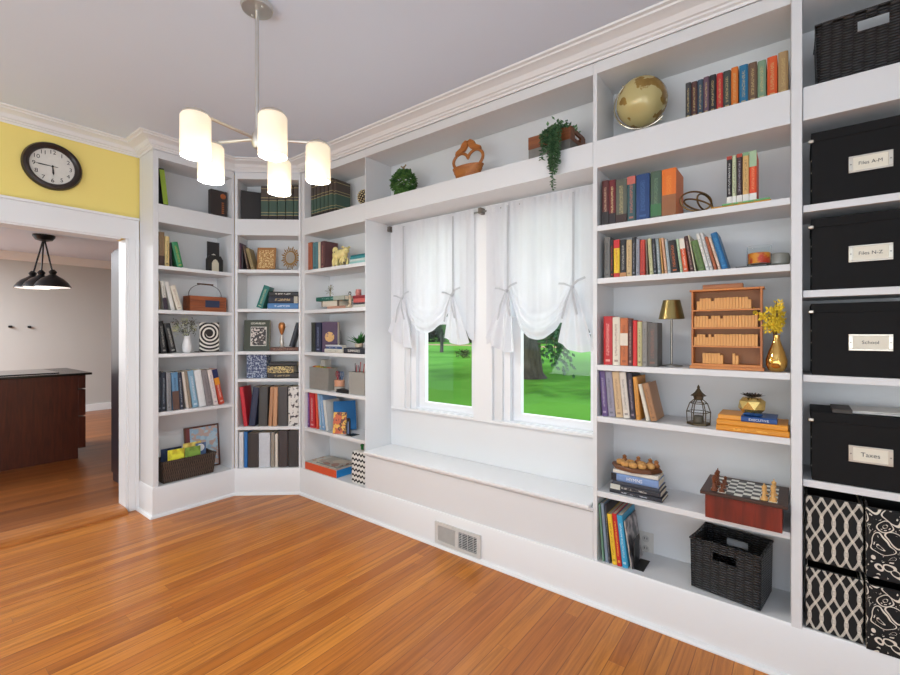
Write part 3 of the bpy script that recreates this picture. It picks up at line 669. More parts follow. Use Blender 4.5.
row(BW, .902, 'on the lantern shelf', G, [(XC(90), XC(134), YD(72), (100, 78, 128), (200, 190, 210), 'purple book', -3.2), (XC(138), XC(190), YD(74), (146, 142, 158), (70, 70, 90), 'lilac grey book', -3.6), (XC(194), XC(246), YD(78), (206, 176, 136), (120, 80, 60), 'sand coloured book', -4.2),
    (XC(250), XC(300), YD(82), (216, 208, 196), (50, 50, 60), 'white book with dark lettering', -4.6), (XC(302), XC(342), YD(96), (46, 38, 56), (180, 160, 170), 'dark blue and purple book', -4), (XC(345), XC(378), YD(126), (214, 148, 66), (150, 100, 50), 'slim orange book', -3.4), (XC(420), XC(450), YD(180), (222, 214, 196), None, 'thin cream book', -8.4), (XC(455), XC(505), YD(172), (168, 122, 82), (90, 60, 44), 'brown patterned paperback', -9.2)], d=.02, dep=.14)
G = 'picture books on the bottom shelf'
XE = lambda a: 585 + a / 7.5
row(BW, .2095, 'on the bottom shelf by the outlet', G, [(XE(128), XE(150), 490 + 105 / 7.5, (110, 150, 126), None, 'thin sea green picture book', -4.6), (XE(152), XE(176), 490 + 100 / 7.5, (130, 146, 164), None, 'thin grey blue picture book', -5), (XE(178), XE(200), 490 + 120 / 7.5, (74, 76, 84), (180, 180, 170), 'thin charcoal picture book', -4.2),
    (XE(204), XE(240), 490 + 180 / 7.5, (236, 196, 56), (120, 90, 30), 'yellow picture book', -5.6), (XE(242), XE(276), 490 + 178 / 7.5, (200, 38, 42), (240, 210, 60), 'red picture book', -5.6), (XE(280), XE(322), 490 + 190 / 7.5, (60, 162, 206), (220, 240, 250), 'sky blue picture book', -6)], d=.012, dep=.2)
T = thing('magazine', 'grey photo-covered magazine in front of the black bookend, last of the picture books', 'magazine', BW.loc(BW.u(631.2, .02), .02, .2108), 0)
T.rotation_euler = (0, radians(-9), 0); MB().box(.002, .006, 0, .17, 0, .215).build('cover', tex2((70, 70, 76), (190, 182, 182), 22, 'noise', .3, .5, .1), T); MB().box(.0, .0018, 0, .168, .001, .214).build('pages', PAGE, T)
T = thing('bookend', 'black metal bookend with a flat foot holding up the picture books', 'bookend', BW.loc(BW.u(632.5, .02), .03, .2098))
MB().box(0, .045, 0, .12, 0, .0015).build('foot', BLACK, T, bevel=.0005); MB().box(0, .0025, .005, .095, .0015, .13).build('upright', BLACK, T)

# lying stack with wooden peg board
S = 'stacked books under the wooden peg board'
z = .545
z = flat_book(BW, z, 609.5, 662, .018, (40, 42, 50), (200, 200, 210), 'dark navy book at the very bottom of the stack under the peg board', S, d=.02, dep=.12)
z = flat_book(BW, z, 610.5, 660.5, .024, (44, 46, 54), (210, 206, 200), 'black book second from the bottom of the stack under the peg board', S, d=.022, dep=.12, bands=((0, .2, (206, 206, 196)),))
z = flat_book(BW, z, 612.5, 659.5, .017, (60, 66, 78), None, 'slim grey blue book in the middle of the stack under the peg board', S, d=.024, dep=.115)
z = flat_book(BW, z, 611.5, 658.5, .034, (122, 150, 196), (236, 240, 246), 'thick light blue hymn book near the top of the stack', S, d=.024, dep=.115, title='HYMNS', bands=((0, .11, (30, 32, 40)),))
z = flat_book(BW, z, 613, 658, .018, (222, 216, 204), None, 'cream book topmost of the stack right under the peg board', S, d=.028, dep=.11)
zp = z
WD = wood((176, 116, 62), (128, 76, 38), 'x', 1.2); WL = wood((222, 172, 104), (196, 140, 78), 'z', 2)
T = thing('peg_board', 'round-cornered brown wooden game board with turned pieces on the book stack', 'board game', BW.loc(BW.u(636, .08), .085, zp)); T.scale = (1.22, .85, 1.25)
MB().lathe([(.085, 0), (.092, .004), (.092, .012), (.088, .016)], 8).build('board', wood((120, 74, 42), (90, 52, 28), 'x'), T)
for i, (x, y) in enumerate(((-.055, -.02), (-.03, -.055), (.0, -.06), (.03, -.05), (.055, -.02), (-.02, -.01), (.02, -.005), (-.05, .03), (.0, .04), (.045, .035), (.07, .015))):
    MB().lathe([(.011, .0165), (.013, .024), (.006, .032), (.009, .038), (.002, .044)] if i > 6 else [(.013, .0165), (.016, .022), (.016, .030), (.008, .034)], 12, (x, y, 0)).build('piece', WL if i < 7 else WD, T, smooth=True)
# chess set
T = thing('chess_box', 'dark red wooden chess box with an overhanging checkered board top', 'chess box', BW.loc(BW.u(705, -.03), -.03, .5453))
cw = BW.u(782.5, -.03) - BW.u(705, -.03)
RW = wood((134, 40, 22), (92, 26, 14), 'z', .7, .3, .3)
MB().box(0, cw, 0, .21, 0, .098).build('box', RW, T, bevel=.002)
bx0 = BW.u(700, -.045) - BW.u(705, -.03); bx1 = BW.u(788, -.045) - BW.u(705, -.03)
DB = wood((78, 50, 38), (56, 34, 26), 'x', .8)
MB().box(bx0, bx1, -.018, .245, .098, .111).build('board', DB, T, bevel=.002)
sx0, sx1, sy0, sy1 = bx0 + .032, bx1 - .032, .0, .222
wsq = MB(); bsq = MB(); cxs = (sx1 - sx0) / 8; cys = (sy1 - sy0) / 8
for i in range(8):
    for j in range(8): (wsq if (i + j) % 2 else bsq).box(sx0 + i * cxs, sx0 + (i + 1) * cxs, sy0 + j * cys, sy0 + (j + 1) * cys, .1111, .1118)
wsq.build('light_squares', mat((244, 242, 232), .3), T); bsq.build('dark_squares', mat((44, 40, 36), .3), T)
pawn = [(.0105, 0), (.0105, .003), (.006, .007), (.0042, .018), (.007, .020), (.004, .022), (.0062, .027), (.0055, .032), (.001, .035)]
king = [(.0125, 0), (.0125, .004), (.007, .009), (.005, .03), (.009, .033), (.0055, .036), (.009, .050), (.006, .053), (.002, .056), (.002, .062), (.0008, .064)]
cc = BW.loc(BW.u(705, -.03), -.03, .5453)
DW = mat((116, 62, 34), .35, name='dark_chessmen', noise=.1); LWD = mat((222, 172, 104), .35, name='light_chessmen', noise=.08)
proto = {}
def chessman(kind, dark, i, j, label):
    k = (kind, dark)
    if k not in proto:
        o = MB().lathe(king if kind == 'king' else pawn, 18).build('chess_piece', DW if dark else LWD, None, smooth=True); proto[k] = o
    else: o = proto[k].copy(); COL.objects.link(o)
    o.location = (cc.x + sx0 + (i + .5) * cxs, cc.y + sy0 + (j + .5) * cys, .5453 + .1122); tag(o, label, 'chess piece', 'chess pieces on the checkered board')
RW8 = 'front row', 'second row from the front', 'third row from the front', 'fourth row from the front', 'fifth row from the front', 'sixth row from the front'
for j in (0, 1, 3, 4): chessman('king', 1, 0, j, 'tall dark brown chess piece at the left board edge, ' + RW8[j])
for j in (0, 2, 4): chessman('pawn', 1, 1, j, 'short dark brown chess pawn, second file from left, ' + RW8[j])
for j in (0, 1, 3): chessman('king', 0, 7, j, 'tall pale wooden chess piece at the right board edge, ' + RW8[j])
for j in (0, 1, 3): chessman('pawn' if j else 'king', 0, 6, j, 'pale wooden chess piece one file from right edge, ' + RW8[j])

# woven baskets
def weave(name, c1, c2, px=.03, pz=.009):
    t = NT(name); tc = t.n('TexCoord').outputs['Object']; g = t.n('SeparateXYZ', {0: tc}).outputs
    xx = t.math('ADD', g[0], g[1]); col_ = t.math('FLOOR', t.math('DIVIDE', xx, px)); ph = t.math('MULTIPLY', t.math('MODULO', t.math('ABSOLUTE', col_), 2.0), pi)
    s = t.math('SINE', t.math('ADD', t.math('MULTIPLY', g[2], 2 * pi / pz), ph))
    e = t.math('ABSOLUTE', t.math('SINE', t.math('MULTIPLY', xx, pi / px)))
    hgt = t.math('MULTIPLY', t.math('ADD', s, 1.2), t.math('POWER', e, .35))
    nz = t.n('TexNoise', {'Vector': tc, 'Scale': 60.0, 'Detail': 3.0}).outputs[0]
    t.set('Base Color', t.mix(t.math('MULTIPLY', nz, t.n('MapRange', {'Value': hgt, 1: .2, 2: 2.0}).outputs[0]), C(c1), C(c2))); t.set('Roughness', .32)
    t.bump(hgt, 1.0, .004); return t.m
BWV = weave('black_wicker', (8, 8, 9), (104, 104, 106), .030, .010)  # grey second colour paints gloss highlights onto the raised strands
def basket(name, label, loc, rz, wd, dp, h, taper, m_, hole=None, rim=.006, group=None, th=.008, m2=None):
    T = thing(name, label, 'basket', loc, rz, group); x0 = taper
    def wall(p0, p1, front):
        # wall from p0 to p1 (xy at the bottom), leaning outwards; a hand hole in the middle
        d = (Vector(p1) - Vector(p0)); L = d.length; d.normalize(); out = Vector((d.y, -d.x, 0)); mb = MB()
        hz0, hz1, hx = (h * hole[0], h * hole[1], hole[2]) if (hole and front) else (h, h, 0)
        def quad(a0, a1, z0, z1):
            P = []
            for z in (z0, z1):
                e = taper * z / h; s0 = -e if a0 <= 0 else 0; s1 = e if a1 >= L else 0
                for (a, s_, o_) in ((a0, s0, 0), (a1, s1, 0), (a1, s1, -th), (a0, s0, -th)):
                    aa = a + s_ - (0 if not o_ else (s_ and 0)); P.append(Vector(p0) + d * aa + out * (e + o_) + Vector((0, 0, z)))
            mb.hexa(P)
        if hx:
            m0, m1 = L / 2 - hx / 2, L / 2 + hx / 2
            quad(0, m0, 0, h); quad(m1, L, 0, h); quad(m0, m1, 0, hz0); quad(m0, m1, hz1, h)
        else: quad(0, L, 0, h)
        mb.build('side', m_, T)
        if hx:
            e = taper * (hz0 + hz1) / 2 / h; c0 = Vector(p0) + d * m0 + out * (e + .001 - th / 2); c1 = Vector(p0) + d * m1 + out * (e + .001 - th / 2)
            MB().tube([c0 + Vector((0, 0, hz0)), c1 + Vector((0, 0, hz0)), c1 + Vector((0, 0, hz1)), c0 + Vector((0, 0, hz1))], .0045, 8, closed=True).build('handle_rim', m2 or m_, T)
    a, b = wd / 2, dp / 2
    wall((-a, -b, 0), (a, -b, 0), True); wall((a, b, 0), (-a, b, 0), True)
    wall((a, -b, 0), (a, b, 0), False); wall((-a, b, 0), (-a, -b, 0), False)
    MB().box(-a, a, -b, b, .0, .006).build('base', m_, T)
    e = taper; MB().tube([(-a - e, -b - e, h), (a + e, -b - e, h), (a + e, b + e, h), (-a - e, b + e, h)], rim, 8, closed=True).build('rim', m2 or m_, T)
    return T
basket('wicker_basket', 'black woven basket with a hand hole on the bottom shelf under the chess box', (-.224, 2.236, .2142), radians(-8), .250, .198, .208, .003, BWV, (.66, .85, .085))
w0 = BW.u(816, .02)
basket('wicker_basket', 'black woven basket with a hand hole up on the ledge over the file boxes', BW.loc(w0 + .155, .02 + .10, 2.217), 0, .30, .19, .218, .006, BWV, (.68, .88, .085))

# file boxes
BOARD = mat((20, 20, 21), .75, name='black_card', noise=.05, scale=300, Specular_IOR_Level=.25)
LBL = mat((232, 226, 208), .5, name='label_card', noise=.02); CHR = mat((205, 198, 184), .3, .85, name='label_frame')
def filebox(z, h, word, where):
    fx0, fx1 = BW.u(811, .006), BW.u(811, .006) + .302
    T = thing('file_box', 'black cardboard file box labelled %s, %s' % (word, where), 'file box', BW.loc((fx0 + fx1) / 2, .006, z + .0006), 0, 'black file boxes')
    hw = (fx1 - fx0) / 2
    MB().box(-hw + .002, hw - .002, .0025, .23, 0, h - .004).build('body', BOARD, T, bevel=.001)
    MB().box(-hw, hw, 0, .233, h - .034, h).build('lid', BOARD, T, bevel=.0015)
    for s_ in (-1, 1):
        MB().box(s_ * hw - .008, s_ * hw + .008, -.002, .012, h - .036, h - .024).build('lid_corner', CHR, T, bevel=.003)
        for q in (.2, .45, .62): MB().ball((s_ * (hw - .002), .012, h * q), .003, 8).build('rivet', CHR, T, smooth=True)
    fr = MB(); a, b, zc = .057, .029, h * .46
    fr.box(-a, a, -.0015, .0024, zc - b, zc - b + .006).box(-a, a, -.0015, .0024, zc + b - .006, zc + b).box(-a, -a + .012, -.0015, .0024, zc - b + .006, zc + b - .006).box(a - .012, a, -.0015, .0024, zc - b + .006, zc + b - .006)
    f = fr.build('label_holder', CHR, T, bevel=.001)
    MB().box(-a + .012, a - .012, -.0006, .0024, zc - b + .006, zc + b - .006).build('label_card', LBL, f)
    f.location = (.010, 0, 0)
    text('label_text', word, .021 if word == 'Taxes' else .0165, INK, f, (0, -.0009, zc), (pi / 2, 0, 0), .0002)
    for s_ in (-1, 1): MB().cyl((s_ * (a - .006), -.0012, zc), (s_ * (a - .006), -.003, zc), .0022, n=10).build('rivet', mat((120, 116, 108), .4, .8), f)
    return T
filebox(1.775, .262, 'Files A-M', 'highest of the four'); filebox(1.458, .262, 'Files N-Z', 'second from the top'); filebox(1.145, .262, 'School', 'third from the top'); filebox(.756, .252, 'Taxes', 'lowest of the four')
T = thing('paper_stack', 'loose white papers lying on the lid of the lowest black file box', 'papers', BW.loc(.20, .05, .756 + .2535))
PW = mat((232, 230, 224), .7, name='paper', noise=.02)
for i, (x, y, a) in enumerate(((.02, .03, 3), (.05, .02, -6), (.03, .04, 10))):
    o = MB().box(-.11, .11, -.03, .13, 0, .0025).build('sheet', PW, T, loc=(x, y, .0005 + i * .0032)); o.rotation_euler = (0, 0, radians(a))
MB().box(-.10, -.045, -.025, .13, 0, .012).build('dark_folder', mat((74, 66, 60), .6), T)

# fabric storage cubes
t = NT('trellis_fabric'); tc = t.n('TexCoord').outputs['Object']; g = t.n('SeparateXYZ', {0: tc}).outputs
wv = t.math('MULTIPLY', t.math('SINE', t.math('MULTIPLY', g[2], 2 * pi / .206)), .0190); msk = None
for s_ in (1, -1):
    f = t.math('ABSOLUTE', t.math('SUBTRACT', t.math('FRACT', t.math('DIVIDE', t.math('ADD', g[0], t.math('MULTIPLY', wv, float(s_))), .034)), .5))
    band = t.math('MULTIPLY', t.math('LESS_THAN', f, .12), t.math('GREATER_THAN', t.math('ABSOLUTE', t.math('SUBTRACT', f, .05)), .014))
    msk = band if msk is None else t.math('MAXIMUM', msk, band)
t.set('Base Color', t.mix(msk, C((24, 24, 25)), C((222, 214, 200)))); t.set('Roughness', .9); TREL = t.m
t = NT('paisley_fabric'); tc = t.n('TexCoord').outputs['Object']
ds = t.n('TexNoise', {'Vector': tc, 'Scale': 14.0, 'Detail': 1.0}); q = t.n('MixRGB', {0: .06, 1: tc, 2: ds.outputs['Color']}).outputs[0]
v1 = t.n('TexVoronoi', {'Vector': q, 'Scale': 21.0}).outputs['Distance']
r1 = t.math('GREATER_THAN', t.math('SINE', t.math('MULTIPLY', v1, 42.0)), .25)
v2 = t.n('TexVoronoi', {'Vector': q, 'Scale': 70.0}).outputs['Distance']
dots = t.math('LESS_THAN', v2, .33)
inn = t.math('GREATER_THAN', t.math('SINE', t.math('MULTIPLY', v1, 16.0)), .3)
t.set('Base Color', t.mix(t.math('MULTIPLY', r1, t.math('MAXIMUM', dots, inn)), C((24, 24, 25)), C((226, 218, 204)))); t.set('Roughness', .9); PAIS = t.m
def cube(label, x0, x1, z0, h, m_, dd):
    T = thing('storage_cube', label, 'storage bin', BW.loc((x0 + x1) / 2, dd, z0), 0, 'patterned fabric storage cubes'); hw = (x1 - x0) / 2 - .001
    MB().box(-hw, hw, 0, .006, 0.002, h - .022).box(-hw, -hw + .005, .006, .20, .002, h - .012).box(hw - .005, hw, .006, .20, .002, h - .012).build('side', m_, T, bevel=.002)
    MB().box(-hw + .001, hw - .001, .0055, .0105, .003, h - .02).box(-hw, hw, .20, .206, .0, h).box(-hw, hw, .006, .2, .0, .004).build('lining', BLACK, T)
    return T
qx = BW.u(805.5, .0); qm = BW.u(864, .0)
cube('black fabric cube with white trellis ovals, upper one beside the white post', qx, qm, .4555, .262, TREL, .008)
cube('black fabric cube with white trellis ovals, lower one beside the white post', qx, qm, .2055, .247, TREL, .004)
cube('black fabric cube with white paisley print, upper one at the photo edge', qm + .004, qm + .165, .4555, .262, PAIS, -.012)
cube('black fabric cube with white paisley print, lower one at the photo edge', qm + .004, qm + .165, .2055, .247, PAIS, -.016)

# globe
GB = NT('globe_print'); tc = GB.n('TexCoord').outputs['Object']
nz = GB.n('TexNoise', {'Vector': tc, 'Scale': 11.0, 'Detail': 4.0, 'Roughness': .5}).outputs[0]
f = GB.n('MapRange', {'Value': nz, 1: .53, 2: .55}).outputs[0]; n2 = GB.n('TexNoise', {'Vector': tc, 'Scale': 30.0}).outputs[0]
GB.set('Base Color', GB.mix(f, C((196, 182, 126)), GB.mix(n2, C((120, 84, 36)), C((170, 140, 70))))); GB.set('Roughness', .22); GB.set('Metallic', .1)
SIL = mat((212, 204, 186), .2, .9, name='bright_metal')
gc = BW.u(642, .12); T = thing('globe', 'gold and tan desk globe on a tilted metal ring, standing on the top ledge', 'globe', BW.loc(gc, .115, DK))
zc = .176; ax = Vector((-.62, -.1, .75)).normalized()
MB().ball((0, 0, 0), .113, 40).build('sphere', GB.m, T, smooth=True, loc=(0, 0, zc), angle=60)
p2 = Vector((-ax.z, 0, ax.x)).normalized() * -1
pts = [Vector((0, 0, zc)) + (ax * cos(a) + Vector((-.77, -.1, -.62)).normalized() * sin(a)) * .123 for a in [pi * k / 24 for k in range(-1, 26)]]
MB().tube(pts, .004, 8).build('meridian_ring', SIL, T, smooth=True)
for s_ in (1, -1): MB().cyl(Vector((0, 0, zc)) + ax * .112 * s_, Vector((0, 0, zc)) + ax * .134 * s_, .004).build('pivot', SIL, T, smooth=True)
MB().lathe([(.06, 0), (.062, .004), (.05, .008), (.014, .014), (.009, .03), (.008, .056)], 28).build('stand', SIL, T, smooth=True)

# ring sculpture, lamp, candle, dish, lantern
BRZ = mat((120, 92, 56), .3, .85, name='bronze')
T = thing('ring_sculpture', 'interlocking bronze ring sculpture between the tall orange hardback and the paperback set', 'ornament', BW.loc(BW.u(698, .08), .085, 1.8295))
for (rx, rz_, yaw, tilt, cz, cx) in ((.062, .040, .3, .5, .046, -.01), (.05, .026, 1.1, .9, .034, .025), (.066, .020, -.2, .8, .028, 0)):
    M = Matrix.Translation((cx, 0, cz)) @ Matrix.Rotation(yaw, 4, 'Z') @ Matrix.Rotation(tilt * .6, 4, 'Y') @ Matrix.Rotation(.3, 4, 'X')
    MB().tube([M @ Vector((rx * cos(a), 0, rz_ * sin(a))) for a in [2 * pi * k / 36 for k in range(36)]], .0038, 8, closed=True).build('ring', BRZ, T, smooth=True)
BRS = NT('brushed_brass'); g = BRS.n('TexCoord').outputs['Object']; BRS.set('Base Color', C((150, 132, 84))); BRS.set('Metallic', .9); BRS.set('Roughness', .28)
T = thing('table_lamp', 'slim brass table lamp with a tapered metal shade on a round foot', 'lamp', BW.loc(BW.u(671.5, .13), .13, 1.1482))
MB().lathe([(.046, 0), (.046, .004), (.012, .007), (.006, .009)], 32).build('base', mat((150, 146, 138), .3, .8), T, smooth=True)
MB().cyl((0, 0, .008), (0, 0, .25), .0045, n=14).build('pole', mat((150, 144, 132), .3, .85), T, smooth=True)
g_ = MB(); n = 40; prof = [(.055, .216), (.036, .302), (.004, .303), (.004, .3015), (.0345, .3005), (.0535, .216)]
g_.rings([[(r * cos(2 * pi * i / n), r * sin(2 * pi * i / n), z) for i in range(n)] for r, z in prof], False, True); g_.build('lamp_shade', BRS.m, T, smooth=True)
GLS = NT('clear_glass'); GLS.set('Transmission Weight', 1.0); GLS.set('Roughness', .02); GLS.set('IOR', 1.12); GLS.set('Base Color', (.95, .97, .96, 1)); CG = GLS.m
T = thing('tray', 'thin dark slate tray under the glass candle holder', 'tray', BW.loc(BW.u(754, .05), .06, 1.5613)); MB().box(-.06, .045, -.045, .05, 0, .005).build('slab', mat((84, 84, 86), .6), T, bevel=.001)
T = thing('candle_holder', 'clear glass candle jar with an orange and red glowing print', 'candle', BW.loc(BW.u(759, .05), .05, 1.5668))
g_ = MB(); n = 32; prof = [(.036, 0), (.041, .006), (.041, .078), (.039, .078), (.039, .008), (.034, .003), (0.002, .003), (.002, 0)]
g_.rings([[(r * cos(2 * pi * i / n), r * sin(2 * pi * i / n), z) for i in range(n)] for r, z in prof], False, True); g_.build('jar', CG, T, smooth=True)
MB().lathe([(.037, .009), (.0375, .05), (.03, .052)], 24).build('wax', tex2((232, 150, 40), (206, 60, 36), 30, 'noise', .4, .52, .05), T, smooth=True)
T = thing('glass_dish', 'low round clear glass dish at the right end of the paperback shelf', 'dish', BW.loc(BW.u(777.6, .055), .085, 1.5613)); T.scale = (.78, .78, 1)
g_ = MB(); n = 36; prof = [(.03, 0), (.048, .012), (.052, .035), (.046, .052), (.02, .056), (.02, .054), (.044, .050), (.049, .034), (.045, .014), (.028, .004), (.002, .004), (.002, 0)]
g_.rings([[(r * cos(2 * pi * i / n), r * sin(2 * pi * i / n), z) for i in range(n)] for r, z in prof], False, True); g_.build('bowl', mat((190, 190, 180), .15, name='pressed_glass', Transmission_Weight=.5), T, smooth=True)
DM = mat((92, 80, 60), .45, .7, name='lantern_metal', noise=.15)
T = thing('lantern', 'small dark metal lantern with glass sides and a pointed roof', 'lantern', BW.loc(BW.u(698.5, .08), .08, .9022))
def hexring(r, z): return [(r * cos(pi / 3 * k + .26), r * sin(pi / 3 * k + .26), z) for k in range(6)]
MB().rings([hexring(.046, 0), hexring(.046, .008), hexring(.044, .010)]).build('base', DM, T)
for k in range(6):
    p = [hexring(.044, .008)[k], hexring(.046, .055)[k], hexring(.034, .092)[k], hexring(.017, .108)[k]]; MB().tube(p, .0022, 6).build('frame_bar', DM, T)
for z_, r_ in ((.055, .046), (.092, .034)): MB().tube(hexring(r_, z_), .0018, 6, closed=True).build('frame_ring', DM, T)
MB().rings([hexring(.043, .011), hexring(.0445, .055), hexring(.033, .091), hexring(.016, .106)], cap=False).build('glass', GLASS, T)
MB().rings([hexring(.017, .106), hexring(.020, .122), hexring(.032, .124), hexring(.014, .140), hexring(.005, .156), hexring(.006, .162), hexring(.001, .172)]).build('roof', DM, T)
MB().lathe([(.02, .0102), (.02, .035), (.016, .038)], 16).build('candle', mat((90, 86, 74), .6), T, smooth=True)
# orange book stack with gold pot
S = 'lying books under the gold pot'
z = flat_book(BW, .902, 716, 789.5, .023, (222, 146, 40), (250, 190, 80), 'orange book at the bottom of the stack under the gold pot', S, d=-.004, dep=.17)
z = flat_book(BW, z, 716.5, 788, .022, (226, 150, 44), None, 'orange book in the middle of the stack under the gold pot', S, d=-.002, dep=.168)
zs = z
z = flat_book(BW, zs, 718, 741, .02, (228, 156, 60), None, 'yellow orange book at the left top of the stack beside the blue book', S, d=.002, dep=.15)
flat_book(BW, zs, 741, 777, .021, (34, 76, 140), (235, 240, 250), 'blue book with white title on top of the orange books', S, d=-.002, dep=.14, title='EXECUTIVE')
GOLD = mat((226, 196, 120), .22, .85, name='gold_glaze', noise=.02)
T = thing('gold_pot', 'small faceted gold pot holding a dark rosette succulent on the book stack', 'plant pot', BW.loc(BW.u(752, .065), .065, zs + .0212)); T.scale = (1.2, 1.2, 1.25)
rs = []
for r, z_, o_ in ((.022, 0, 0), (.040, .020, .5), (.038, .045, 0), (.026, .056, .5)):
    rs.append([(r * cos(2 * pi * (k + o_) / 7), r * sin(2 * pi * (k + o_) / 7), z_) for k in range(7)])
mb = MB(); V = [[mb.bm.verts.new(p) for p in r] for r in rs]
for a_, b_, o_ in ((0, 1, 0), (1, 2, 1), (2, 3, 0)):
    for k in range(7):
        if o_ == 0: mb.face([V[a_][k], V[a_][(k + 1) % 7], V[b_][k]]); mb.face([V[a_][(k + 1) % 7], V[b_][(k + 1) % 7], V[b_][k]])
        else: mb.face([V[a_][k], V[b_][(k + 1) % 7], V[b_][k]]); mb.face([V[a_][k], V[a_][(k + 1) % 7], V[b_][(k + 1) % 7]])
mb.face(V[0][::-1]); mb.face(V[3]); mb.build('pot', GOLD, T)
m = MB()
for i in range(26):
    a = i * 2.4; m.leaf((.008 * cos(a), .008 * sin(a), .056), (cos(a), sin(a), .3 + .03 * i), (0, 0, 1), .032 - .0006 * i, .012)
m.build('succulent', mat((58, 46, 40), .5, name='dark_leaf', noise=.15), T)
T = thing('blue_ribbon_bow', 'dark blue crumpled bow in front of the gold pot', 'bow', BW.loc(BW.u(753, .02), .02, zs + .0215)); m = MB()
for s_ in (-1, 1): m.ball((.016 * s_, 0, .007), .014, 12, (1.2, .7, .5))
m.ball((0, 0, .007), .007, 10).build('bow', mat((20, 66, 120), .4), T, smooth=True)

# perpetual calendar shaped like a bookcase
PIN = wood((214, 138, 66), (188, 110, 46), 'x', .8, .4); PIN2 = wood((206, 128, 58), (172, 98, 40), 'z', .8, .4)
k0, k1 = BW.u(691.5, .04), BW.u(762.5, .04); kw = k1 - k0; ktop = BW.z(700, 290, .04) - 1.148
T = thing('miniature_bookcase', 'golden wood miniature bookcase calendar filled with small wooden book blocks', 'miniature bookcase', BW.loc(k0, .035, 1.1482))
MB().box(-.006, kw + .006, -.004, .062, 0, .012).box(0, kw, .0, .058, .012, .022).build('base', PIN, T, bevel=.001)
MB().box(0, .007, 0, .055, .022, ktop - .008).build('side_panel', PIN2, T); MB().box(kw - .007, kw, 0, .055, .022, ktop - .008).build('side_panel', PIN2, T)
MB().box(.007, kw - .007, .050, .055, .022, ktop - .008).build('back_panel', mat((150, 98, 54), .5), T)
MB().box(-.006, kw + .006, -.004, .06, ktop - .008, ktop).build('top', PIN, T, bevel=.001)
MB().box(kw * .17, kw * .74, .0, .04, ktop + .0003, ktop + .019).build('title_board', wood((176, 110, 62), (140, 82, 44), 'x', .8), T, bevel=.002)
lv = [.022 + (ktop - .03) * q for q in (0, .247, .50, .745)]
for q in lv[1:]: MB().box(.007, kw - .007, 0, .05, q - .006, q).build('shelf', PIN, T)
bk = MB().box(0, .0104, 0, .022, 0, .052).build('book_block', wood((230, 170, 98), (208, 142, 72), 'z', 1.5), T, bevel=.0012); bk.location = (-5, 0, 0)
first = True; r_ = random.Random(4); sc_ = (kw - .02) / .20
for li, lev in enumerate(lv):
    xs = .009; nmax = int((kw - .018) / .0108)
    for i in range(nmax):
        if li == 0 and (i < 3 or 9 < i < 13 or i > 14): xs += .0108; continue
        if li == 3 and (i < 1 or i > nmax - 3): xs += .0108; continue
        short = (li == 1 and i in (0, 4, 6)) or (li == 2 and i in (5, 9)) or (li == 3 and i in (1, 6, nmax - 3)) or (li == 0 and i in (9, 14))
        o = bk if first else bk.copy()
        if not first: COL.objects.link(o); o.parent = T
        first = False; o.location = (xs, .006, lev + .0002); o.scale = (1, 1, (.7 if short else .93 if li else .86) + r_.uniform(-.02, .02)); xs += .0108
# gold vase with forsythia
T = thing('gold_vase', 'shiny gold teardrop vase holding yellow forsythia sprays beside the miniature bookcase', 'vase', BW.loc(BW.u(776.5, .045), .045, 1.1482)); T.scale = (1.12, 1.12, 1.28)
MB().lathe([(.016, 0), (.024, .004), (.031, .02), (.031, .036), (.024, .060), (.014, .085), (.0095, .100), (.0105, .112), (.009, .112), (.008, .1)], 32).build('vase', mat((206, 164, 92), .12, .95, name='polished_gold', noise=0), T, smooth=True, angle=60)
r_ = random.Random(8); st = MB(); fl = MB()
for i in range(13):
    a = r_.uniform(0, 2 * pi); e = Vector((r_.uniform(-.07, .008), r_.uniform(-.04, .03), r_.uniform(.16, .215))); st.tube([(0, 0, .09), (e.x * .3, e.y * .3, .14), e], .0012, 5)
    for k in range(9):
        f = .35 + .65 * k / 8; c0 = Vector((0, 0, .11)).lerp(e, f) + Vector((r_.gauss(0, .007), r_.gauss(0, .007), r_.gauss(0, .006))); n_ = Vector((r_.gauss(0, 1), r_.gauss(-.6, .6), r_.gauss(0, 1))).normalized()
        x = n_.orthogonal().normalized(); y = n_.cross(x)
        for q in range(4): b_ = q * pi / 2; fl.leaf(c0, (x * cos(b_) + y * sin(b_)) + n_ * .4, n_, .016, .0085)
st.build('stem', mat((96, 70, 44), .7), T); fl.build('blossom', mat((238, 206, 56), .6, name='forsythia', noise=.1), T)

# --- ledge above the window
T = thing('topiary', 'round leafy green topiary ball with a twig tip on the ledge above the window', 'topiary', BW.loc(BW.u(402.5, .075), .085, DK)); T.scale = (1.12, 1.0, 1.12)
r_ = random.Random(21); m = MB()
for i in range(900):
    v = Vector([r_.gauss(0, 1) for _ in range(3)]).normalized(); p = v * .068 * r_.uniform(.75, 1.05) + Vector((0, 0, .088)); p.z = max(p.z, .034); m.leaf(p, v + Vector([r_.uniform(-.7, .7) for _ in range(3)]), (0, 0, 1), .028, .020)
m.build('foliage', tex2((46, 92, 44), (108, 152, 72), 28, 'noise', .6, .5, .15), T)
MB().lathe([(.026, 0), (.022, .006), (.012, .012), (.010, .04)], 16).build('base', wood((128, 84, 50), (98, 60, 34), 'z'), T, smooth=True)
MB().tube([(0, 0, .13), (.004, 0, .17), (0, 0, .188)], .006, 6).tube([(0, 0, .180), (-.020, 0, .194)], .0045, 6).tube([(0, 0, .180), (.020, 0, .196)], .0045, 6).build('twig', mat((150, 128, 96), .8), T)
HW = wood((188, 116, 48), (150, 84, 30), 'x', 1.0, .5)
T = thing('heart_basket', 'carved wooden basket with a heart handle and two birds perched on it', 'basket', BW.loc(BW.u(467, .07), .08, DK)); T.scale = (1.45, 1.15, 1.22)
pts = []
